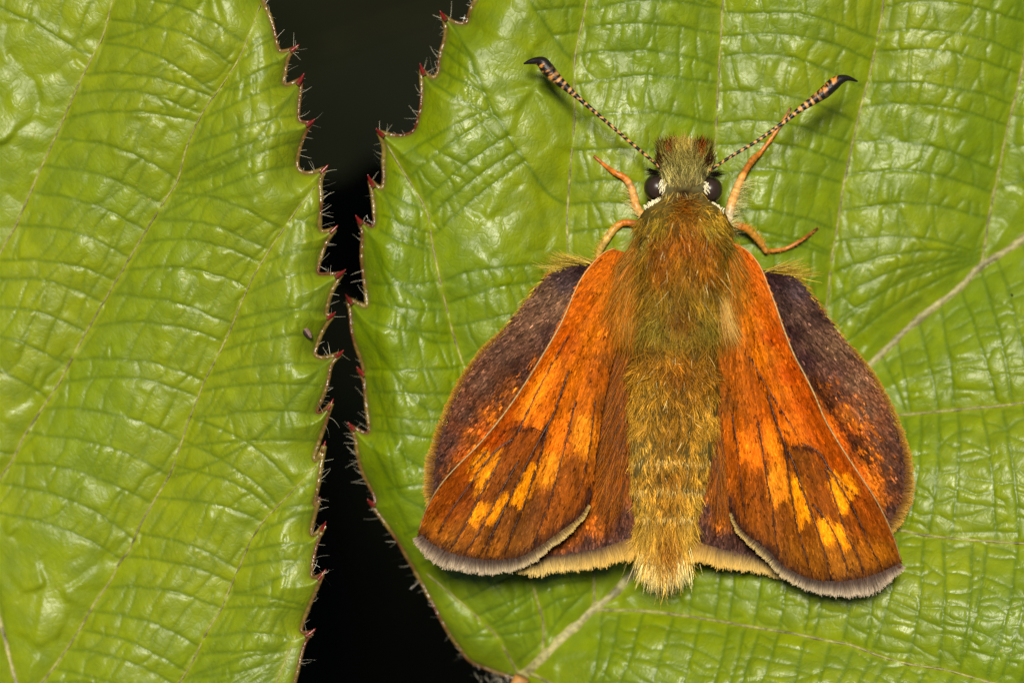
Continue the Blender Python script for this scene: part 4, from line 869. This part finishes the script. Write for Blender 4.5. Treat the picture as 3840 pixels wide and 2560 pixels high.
RH_EDGE = [(3352, 1935), (3280, 2030), (3180, 2090), (3050, 2115), (2950, 2110), (2880, 2094), (2790, 2078), (2700, 2058), (2606, 2030)]
RH_COST = [(2862, 1015), (2920, 1012), (2970, 1030), (3040, 1100), (3110, 1205), (3200, 1315), (3280, 1425), (3340, 1545), (3378, 1660), (3394, 1770), (3384, 1860)]
RH = [(2750, 1000)] + RH_COST + RH_EDGE + [(2612, 1960), (2640, 1850), (2672, 1700), (2700, 1500), (2705, 1300)]
def z_rh(x, y):
    r = np.hypot(x - 2760, y - 1050) / PXMM; th = np.arctan2(y - 1050, x - 2760)
    return 3.75 - 0.07 * r - 0.004 * r * r * np.clip(0.9 - th, 0, 1) + 0.020 * r * np.cos(th * 11.0) - 0.5 * np.exp(-(np.hypot(x - 2940, y - 1020) / 60) ** 2)
RHB = [(2900, 1040, (44, 30, 32)), (2980, 1080, (60, 50, 54)), (2920, 1130, (52, 38, 34)), (3000, 1180, (80, 62, 52)), (3060, 1180, (60, 44, 38)), (2960, 1250, (44, 28, 28)), (3060, 1280, (92, 72, 58)), (3130, 1300, (98, 78, 58)), (3020, 1340, (50, 32, 32)), (3120, 1380, (84, 62, 54)), (3200, 1430, (108, 84, 64)), (3060, 1440, (46, 28, 20)), (3140, 1480, (62, 42, 34)), (3240, 1540, (98, 74, 56)), (3100, 1500, (70, 40, 18)), (3170, 1560, (120, 66, 20)), (3080, 1500, (150, 72, 12)), (3120, 1570, (206, 96, 10)), (3160, 1660, (200, 88, 10)), (3200, 1650, (80, 44, 16)), (3150, 1600, (190, 84, 10)), (3220, 1760, (182, 82, 10)), (3260, 1700, (90, 56, 26)), (3280, 1800, (176, 90, 16)), (3260, 1820, (186, 92, 14)), (3300, 1640, (80, 56, 42)), (3330, 1740, (72, 50, 36)), (3340, 1820, (70, 46, 32)), (3300, 1880, (150, 78, 16)), (3330, 1900, (60, 40, 32)), (3370, 1760, (56, 38, 32)), (3340, 1660, (76, 54, 44)),
       (2700, 1600, (150, 84, 24)), (2712, 1750, (150, 80, 22)), (2690, 1850, (176, 98, 22)), (2705, 1950, (172, 92, 18)), (2735, 1950, (84, 54, 34)), (2660, 1900, (78, 56, 48)), (2640, 1980, (70, 50, 44)), (2690, 2020, (64, 44, 38)), (2740, 2020, (72, 50, 42)), (2800, 2040, (70, 50, 42)), (2680, 1750, (96, 68, 48))]
RHB = [(a, b, tuple(v * k for v, k in zip(c, (1.0, 0.90, 0.84))) if max(c) < 110 else c) for a, b, c in RHB]
paint_rh = painter(RHB, [], [([(3050, 1420), (3110, 1530), (3190, 1640), (3250, 1730)], 3.2), ([(2700, 1700), (2690, 1850), (2680, 2010)], 1.0)], [(RH_EDGE, (66, 46, 40), 20), (RH_COST[7:] + RH_EDGE[:1], (58, 40, 34), 15)], 2760, 950, 81, flecks=[([(3070, 1430), (3170, 1600), (3240, 1800), (3320, 1870), (3345, 1700), (3250, 1530), (3130, 1400)], (186, 96, 12), 0.64)])
rh, _ = make_wing('hindwing', None, RH, (2760, 900), z_rh, paint_rh, 19000, 0.17, 0.07, lumv=0.48, tilt=0.16)
fringe(rh, RH_EDGE[3:], z_rh, 2000, [58, 58, 58, 58, 64, 68, 72], (0, 1), [(128, 104, 84), (110, 88, 78), (104, 84, 76), (120, 98, 84), (190, 150, 84)], [(232, 208, 132), (236, 212, 136), (236, 208, 128), (238, 204, 112), (238, 200, 104)], wd=0.04, gam=1.1)
fringe(rh, RH_COST[5:] + RH_EDGE[:2], z_rh, 1500, [14, 16, 20, 28, 38, 42, 40], (1, 0.2), [(150, 100, 40), (160, 110, 40), (150, 104, 44), (130, 96, 50)], [(190, 168, 50), (206, 160, 44), (220, 176, 70), (224, 186, 92)], wd=0.03, name='outer_fringe', spread=0.3)

# golden bristles on the hindwing shoulders and long hair over the wing bases and inner margins
def loose(parent, name, n, line, zf, lift, ddir, L, cols, wd=0.024, sp=8, jit=0.14, bendv=(0, 0, 0)):
    q = catmull(line, 4); k = rng.integers(0, len(q), n); b = q[k] + rng.normal(0, sp, (n, 2))
    t = k / (len(q) - 1)
    dd = np.stack([np.interp(t, np.linspace(0, 1, len(ddir)), [e[i] for e in ddir]) for i in range(3)], 1)
    c = lin(np.array(cols))[rng.integers(0, len(cols), n)] * np.exp(rng.normal(0, 0.25, n))[:, None]
    H = Hairs()
    H.add(P(b[:, 0], b[:, 1], zf(b[:, 0], b[:, 1]) + lift), unit(dd) + rng.normal(0, jit, (n, 3)), np.tile([0, 0, 1.0], (n, 1)), L * rng.uniform(0.55, 1.3, n), np.full(n, wd), np.array(bendv) + rng.normal(0, 0.08, (n, 3)), c * 0.8, c * 1.1, seg=4, roll=0.6)
    return H.build(name, M_FUR, parent)
GOLD = [(200, 170, 60), (176, 150, 50), (150, 110, 30), (210, 180, 90)]
BRN = [(146, 76, 12), (160, 80, 10), (100, 56, 20), (172, 100, 22), (90, 60, 34)]
loose(lh, 'shoulder_bristles', 150, [(2222, 985), (2150, 990), (2085, 1015)], z_lh, 0.05, [(-1, 0.35, 0.1), (-1, 0.35, 0.2), (-1, 0.1, 0.1)], 0.95, GOLD, sp=6)
loose(rh, 'shoulder_bristles', 150, [(2868, 1015), (2930, 1015), (2985, 1040)], z_rh, 0.05, [(1, 0.3, 0.1), (1, 0.3, 0.2), (1, 0.1, 0.1)], 0.95, GOLD, sp=6)
loose(lh, 'leading_bristles', 520, LH_COST[2:9], z_lh, 0.0, [(-0.75, -0.45, 0.1), (-0.8, -0.7, 0.1), (-0.5, -1, 0.05)], 0.26, [(196, 170, 60), (170, 120, 40), (150, 84, 30)], sp=7)
loose(rh, 'leading_bristles', 520, RH_COST[2:9], z_rh, 0.0, [(0.75, -0.45, 0.1), (0.8, -0.7, 0.1), (0.5, -1, 0.05)], 0.26, [(196, 170, 60), (170, 120, 40), (150, 84, 30)], sp=7)
loose(lh, 'inner_hair', 2600, [(2330, 1280), (2318, 1420), (2310, 1560), (2304, 1720), (2300, 1850)], z_lh, 0.35, [(-0.2, -1, 0), (-0.3, -1, 0), (-0.22, -1, -0.05)], 1.3, BRN, sp=24, bendv=(-0.06, 0, -0.12))
loose(rh, 'inner_hair', 2400, [(2712, 1280), (2716, 1420), (2716, 1560), (2712, 1720), (2704, 1850)], z_rh, 0.35, [(0.2, -1, 0), (0.2, -1, 0), (0.02, -1, -0.05)], 1.3, BRN, sp=20, bendv=(0.04, 0, -0.12))
loose(lf, 'base_hair', 1700, [(2400, 930), (2372, 1010), (2362, 1100), (2352, 1220)], z_lf, 0.35, [(-0.75, -1, 0.1), (-0.6, -1, 0.05), (-0.45, -1, 0.0), (-0.2, -1, 0)], 1.2, [(172, 98, 12), (146, 96, 18), (186, 104, 12), (126, 94, 26), (180, 122, 44)], sp=22, bendv=(0.05, 0, -0.2))
loose(rf, 'base_hair', 1500, [(2735, 930), (2728, 1010), (2715, 1100), (2705, 1220)], z_rf, 0.35, [(0.6, -1, 0.1), (0.42, -1, 0.05), (0.3, -1, 0.0), (0.12, -1, 0)], 1.2, [(172, 98, 12), (146, 96, 18), (186, 104, 12), (126, 94, 26), (180, 122, 44)], sp=20, bendv=(-0.05, 0, -0.2))
loose(rf, 'pale_tuft', 260, [(2706, 1085), (2716, 1130)], z_rf, 0.7, [(0.12, -1, 0), (0.16, -1, 0)], 1.7, [(196, 150, 66), (206, 170, 96), (180, 130, 50)], sp=8, jit=0.07, bendv=(0.12, 0, -0.1))

# --- antennae
def antenna(pts, rads, zz, seed):
    q = catmull([(a, b) for a, b in pts], 5); n = len(q)
    d = np.concatenate([[0], np.cumsum(np.hypot(*np.diff(q, axis=0).T))]); t = d / d[-1]
    pd = np.concatenate([[0], np.cumsum(np.hypot(*np.diff(np.array(pts, float), axis=0).T))]); pt = pd / pd[-1]
    rad = np.interp(t, pt, rads) / PXMM; z = np.interp(t, pt, zz)
    v, fc = tube_geo(P(q[:, 0], q[:, 1], z), rad, 14)
    ang = np.tile(np.arange(14), n); tt = np.repeat(d, 14); rr = np.repeat(t, 14)
    band = 0.5 + 0.5 * np.sin(tt / 27.0 * 2 * np.pi + 1.6 * (vnoise(tt / 18, ang / 2.5, seed) - 0.5) * 2)
    fl = vnoise(tt / 6, ang / 1.3, seed + 1)
    crm = smooth01(band * 0.7 + fl * 0.5, 0.66, 0.84)[:, None]
    side = (0.5 + 0.5 * np.sin((ang + 2) / 14 * 2 * np.pi))[:, None]
    c = lin((16, 11, 8)) * (1 - crm) + (lin((208, 160, 98)) * 0.6 + lin((206, 136, 54)) * 0.4) * crm
    clubk = smooth01(rr, pt[-5] - 0.10, pt[-5] + 0.02)[:, None]
    cclub = lin((20, 13, 9)) * np.ones((len(c), 3)); mott = ((fl > 0.62) & (rr < pt[-3]))[:, None]
    cclub = np.where(mott & (side < 0.75), lin((206, 132, 46)), cclub)
    c = c * (1 - clubk) + cclub * clubk
    c = np.vstack([c, c[:1], c[-1:]])
    return mesh_obj('antenna', v, fc, M_ANT, bf, col=c)
antenna([(2486, 642), (2450, 607), (2372, 541), (2270, 454), (2168, 367), (2128, 332), (2092, 301), (2055, 262), (2034, 236), (2010, 229), (1985, 233), (1964, 240)],
        [6, 6, 6, 6.5, 9, 14, 20, 26, 23, 14, 9, 3], [4.7, 4.8, 5.0, 5.2, 5.3, 5.3, 5.3, 5.3, 5.3, 5.25, 5.2, 5.15], 5)
antenna([(2662, 640), (2671, 633), (2742, 587), (2844, 526), (2946, 454), (2997, 413), (3048, 378), (3092, 347), (3128, 314), (3152, 299), (3180, 294), (3216, 306)],
        [6, 6, 6, 6.5, 8, 11, 17, 23, 24, 18, 10, 3], [4.7, 4.8, 5.0, 5.2, 5.3, 5.3, 5.3, 5.3, 5.3, 5.3, 5.25, 5.15], 9)

# --- legs
def leg(pts, rads, cols, hair_from=None, hair_to=None, hdir=None, hcol=None, hl=0.5, hn=160):
    """pts: (px, py, z or None = on the leaf)"""
    q = []
    for a, b, c in pts:
        zg = float(zl_r(np.array([[a, b]], float))[0]); z = zg + 0.07 if c is None else max(c, zg + 0.22)
        q.append((a, b, z))
    pd = np.concatenate([[0], np.cumsum(np.linalg.norm(np.diff(np.array(q)[:, :2], axis=0), axis=1))]); pt = pd / pd[-1]
    q = resample(np.vstack([np.array(q)]), 6) if len(q) < 3 else catmull(q, 6)
    d = np.concatenate([[0], np.cumsum(np.linalg.norm(np.diff(q[:, :2], axis=0), axis=1))]); t = d / d[-1]
    rad = np.interp(t, pt, rads) / PXMM
    seg_ = np.abs(((d / 34.0) % 1.0) - 0.5) * 2; rad = rad * 0.86 * (0.95 + 0.07 * (1 - seg_ ** 3))
    v, fc = tube_geo(P(q[:, 0], q[:, 1], q[:, 2]), rad, 12)
    cc = np.stack([np.interp(t, pt, lin(np.array(cols))[:, i]) for i in range(3)], 1) * (0.7 + 0.45 * rng.random((len(t), 1))) * (1 - 0.25 * seg_[:, None] ** 6)
    o = mesh_obj('leg', v, fc, M_LEG, bf, col=tube_cols(cc, 12))
    m = 150; k = rng.integers(0, len(q), m); dd_ = rng.normal(0, 1, (m, 3)); tgv = np.gradient(P(q[:, 0], q[:, 1], q[:, 2]), axis=0)[k]
    S_ = Hairs(); c = lin((196, 132, 52)) * np.exp(rng.normal(0, 0.4, m))[:, None]
    S_.add(P(q[k, 0], q[k, 1], q[k, 2]) + unit(dd_) * rad[k][:, None] * 0.8, unit(tgv) * 1.2 + unit(dd_) * 0.7, unit(dd_), rng.uniform(0.08, 0.2, m), np.full(m, 0.02), np.zeros((m, 3)), c, c, seg=2, roll=0.8)
    S_.build('bristles', M_FUR, o)
    if hair_from is not None:
        k = rng.integers(int(hair_from * (len(q) - 1)), int(hair_to * (len(q) - 1)), hn)
        c = lin(np.array(hcol)) * np.exp(rng.normal(0, 0.2, hn))[:, None]
        H = Hairs()
        H.add(P(q[k, 0], q[k, 1], q[k, 2]), np.array(hdir) + rng.normal(0, 0.25, (hn, 3)), np.tile([0, 0, 1.0], (hn, 1)), hl * rng.uniform(0.5, 1.2, hn), np.full(hn, 0.02), rng.normal(0, 0.1, (hn, 3)), c, c, seg=3, roll=0.8)
        H.build('leg_hair', M_FUR, o)
ORG, CRE, BRW = (200, 112, 20), (216, 158, 82), (140, 76, 24)
leg([(2440, 840, 3.6), (2391, 785, 3.0), (2376, 733, 2.85), (2361, 691, 2.6), (2338, 664, 2.3), (2307, 649, 2.0), (2265, 618, None), (2227, 585, None)], [20, 20, 19, 16, 15, 12, 8, 6], [CRE, CRE, CRE, (216, 156, 84), ORG, ORG, (196, 104, 24), BRW], 0.02, 0.45, (-1, 0.5, 0.0), (200, 190, 120), 0.6, 150)
leg([(2700, 900, 3.6), (2732, 813, 3.1), (2743, 764, 3.0), (2770, 691, 2.7), (2797, 637, 2.5), (2826, 596, 2.3), (2858, 565, 2.1), (2927, 469, 1.9), (2965, 405, None)], [22, 22, 21, 18, 14, 15, 9, 8, 5], [CRE, (206, 190, 150), CRE, (226, 168, 92), ORG, (196, 118, 30), ORG, (206, 128, 40), (90, 50, 24)], 0.05, 0.42, (1, 0.1, 0.0), (200, 190, 120), 0.75, 200)
leg([(2690, 830, 3.2), (2743, 842, 2.9), (2780, 850, 2.8), (2812, 867, 2.6), (2851, 909, 2.2), (2874, 945, 1.9)], [15, 16, 16, 17, 15, 11], [BRW, ORG, ORG, (200, 140, 50), (206, 140, 50), (196, 130, 56)], 0.35, 0.95, (0.5, 0.7, 0.1), (196, 150, 50), 0.3, 160)
leg([(2870, 938, 1.9), (2885, 941, 1.75), (2946, 932, 1.6), (3004, 901, 1.55), (3065, 857, None)], [9, 9, 8, 7, 6], [ORG, (190, 116, 36), (196, 120, 40), (176, 98, 30), (70, 36, 22)])
leg([(2400, 840, 3.2), (2342, 835, 2.9), (2307, 855, 2.7), (2269, 905, 2.4), (2244, 955, 2.2), (2236, 1010, 2.0)], [14, 15, 17, 17, 13, 9], [BRW, ORG, (190, 140, 50), (206, 170, 84), (200, 160, 70), ORG], 0.2, 0.95, (-0.8, 0.1, 0.1), (206, 170, 60), 0.3, 200)

# ------------------------------------------------------------------ specks on the leaves
def speck(name, label, cat, px, py, zfun, size, col, seed):
    r = np.random.default_rng(seed)
    q, v, fc = ellipsoid(np.zeros(3), np.array(size), 18, 12)
    v = v * (1 + 0.35 * (vnoise(q[:, 0] * 3 + 9, q[:, 1] * 3 + q[:, 2] * 2 + 9, seed) - 0.5))[:, None]
    a = 0.9; R = np.array([[math.cos(a), -math.sin(a), 0], [math.sin(a), math.cos(a), 0], [0, 0, 1]])
    v = v @ R + P(px, py, float(zfun(np.array([[px, py]], float))[0]) + size[2] * 0.6)
    c = lin(col[0]) * (q[:, 1:2] < 0) + lin(col[1]) * (q[:, 1:2] >= 0)
    o = mesh_obj(name, v, fc, M_DEBRIS, None, col=c); o['label'] = label; o['category'] = cat
speck('debris_fleck', 'small curled brown fleck of debris near the toothed edge of the leaf', 'debris', 1148, 1243, zl_l, (0.36, 0.15, 0.13), ((52, 38, 34), (120, 96, 84)), 3)
speck('dirt_speck', 'tiny black speck lying on the glossy green leaf', 'speck', 3795, 1106, zl_r, (0.06, 0.05, 0.05), ((18, 18, 10), (30, 28, 14)), 5)

# ------------------------------------------------------------------ stalks and undergrowth
st = thing('bramble_shoot', 'hairy reddish bramble stem carrying the two toothed leaves', 'stem')
def stalk(name, pts, rads, c0, c1):
    q = catmull(pts, 1.0); t = np.linspace(0, 1, len(q))
    v, fc = tube_geo(q, np.interp(t, np.linspace(0, 1, len(rads)), rads), 12)
    c = lin(c0) * (1 - t)[:, None] + lin(c1) * t[:, None]
    mesh_obj(name, v, fc, M_STEM, st, col=tube_cols(c, 12))
pb = P(1958, 2538, -1.0); pl = P(515, 4310, 1.2)
stalk('petiole', [pb, pb + [-0.6, -1.4, -0.5], pb + [-1.6, -5, -3.0], pb + [-2, -13, -12]], [0.34, 0.42, 0.5, 0.6], (168, 120, 62), (120, 60, 40))
stalk('leaf_stalk', [pl, pl + [1.5, -2, -1], pl + [6, -4, -6], pb + [-2, -13, -12]], [0.3, 0.4, 0.5, 0.6], (140, 120, 60), (120, 60, 40))
stalk('cane', [pb + [-2, -12.5, -11.5], pb + [0, -20, -40], pb + [4, -26, -90], pb + [8, -30, -172]], [0.8, 1.4, 2.0, 2.4], (110, 60, 40), (84, 60, 36))
Hs = Hairs(); m = 46
hp = pb + np.stack([rng.normal(-1.1, 0.35, m), rng.normal(-0.15, 0.12, m), rng.normal(-0.1, 0.15, m)], 1)
ch = np.tile(lin((225, 215, 195)), (m, 1)) * rng.uniform(0.5, 1.0, (m, 1))
Hs.add(hp, np.stack([rng.normal(-0.2, 0.6, m), rng.normal(0.3, 0.5, m), rng.normal(0.4, 0.4, m)], 1), np.tile([0, 0, 1.0], (m, 1)), rng.uniform(0.3, 0.6, m), np.full(m, 0.022), rng.normal(0, 0.2, (m, 3)), ch, ch, seg=4, roll=1.0)
Hs.build('stalk_hair', M_HAIR, st)

M_UNDER, tu, bu, _ = new_mat('shaded_leaf')  # leaf colour taken near black, so the gap's shade sits in it
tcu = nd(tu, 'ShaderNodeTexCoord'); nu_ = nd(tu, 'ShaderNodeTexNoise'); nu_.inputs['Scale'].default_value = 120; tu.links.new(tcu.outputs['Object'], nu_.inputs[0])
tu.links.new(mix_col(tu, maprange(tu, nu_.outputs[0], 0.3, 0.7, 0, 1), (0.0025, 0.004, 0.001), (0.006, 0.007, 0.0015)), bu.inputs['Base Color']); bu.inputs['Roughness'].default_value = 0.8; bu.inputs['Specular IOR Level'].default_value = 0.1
def under_leaf(label, px, py, z, L, W, rot, pitch):
    root = thing('undergrowth_leaf', label, 'leaf', 'leaves in the shade below')
    n, mm = 41, 21
    t = np.linspace(0, 1, n)[:, None]; s = np.linspace(-1, 1, mm)[None]
    half = W * np.sin(np.pi * t ** 0.8) ** 0.8 * (1 + 0.05 * np.sign(np.sin(t * 60))) + 0.05
    x = s * half; y = (t - 0.5) * L + 0 * s; zz = 0.25 * np.abs(x) - 8 * (t - 0.5) ** 2 + 0.4 * np.abs(np.sin(t * 22 + np.abs(s) * 2.2)) * np.abs(s)
    q = np.stack([x, y, zz], -1).reshape(-1, 3)
    R1 = np.array([[1, 0, 0], [0, math.cos(pitch), -math.sin(pitch)], [0, math.sin(pitch), math.cos(pitch)]]); R2 = np.array([[math.cos(rot), -math.sin(rot), 0], [math.sin(rot), math.cos(rot), 0], [0, 0, 1]])
    o = P(px, py, z)
    a = np.arange(n - 1)[:, None] * mm + np.arange(mm - 1)[None]
    tr = lambda v: v @ R1.T @ R2.T + o
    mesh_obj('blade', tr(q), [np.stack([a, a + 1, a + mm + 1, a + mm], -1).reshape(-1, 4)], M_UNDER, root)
    ml = np.stack([0 * t[:, 0], (t[:, 0] - 0.5) * L, -8 * (t[:, 0] - 0.5) ** 2 + 0.1], 1)
    v, fc = tube_geo(tr(ml), np.linspace(0.5, 0.15, n), 8)
    mesh_obj('midrib', v, fc, M_DIM, root, col=tube_cols(np.tile(lin((26, 28, 14)), (n, 1)), 8))
    ends = tr(np.array([[0, -L / 2, -2.0], [0, -L / 2 - 6, -8.0], [3, -L / 2 - 12, -30.0]])); ends = np.vstack([ends, [ends[-1][0] + 4, ends[-1][1] - 6, -172]])
    q = catmull(ends, 3); v, fc = tube_geo(q, np.linspace(0.4, 1.0, len(q)), 8)
    mesh_obj('stalk', v, fc, M_DIM, root, col=tube_cols(np.tile(lin((20, 20, 10)), (len(q), 1)), 8))
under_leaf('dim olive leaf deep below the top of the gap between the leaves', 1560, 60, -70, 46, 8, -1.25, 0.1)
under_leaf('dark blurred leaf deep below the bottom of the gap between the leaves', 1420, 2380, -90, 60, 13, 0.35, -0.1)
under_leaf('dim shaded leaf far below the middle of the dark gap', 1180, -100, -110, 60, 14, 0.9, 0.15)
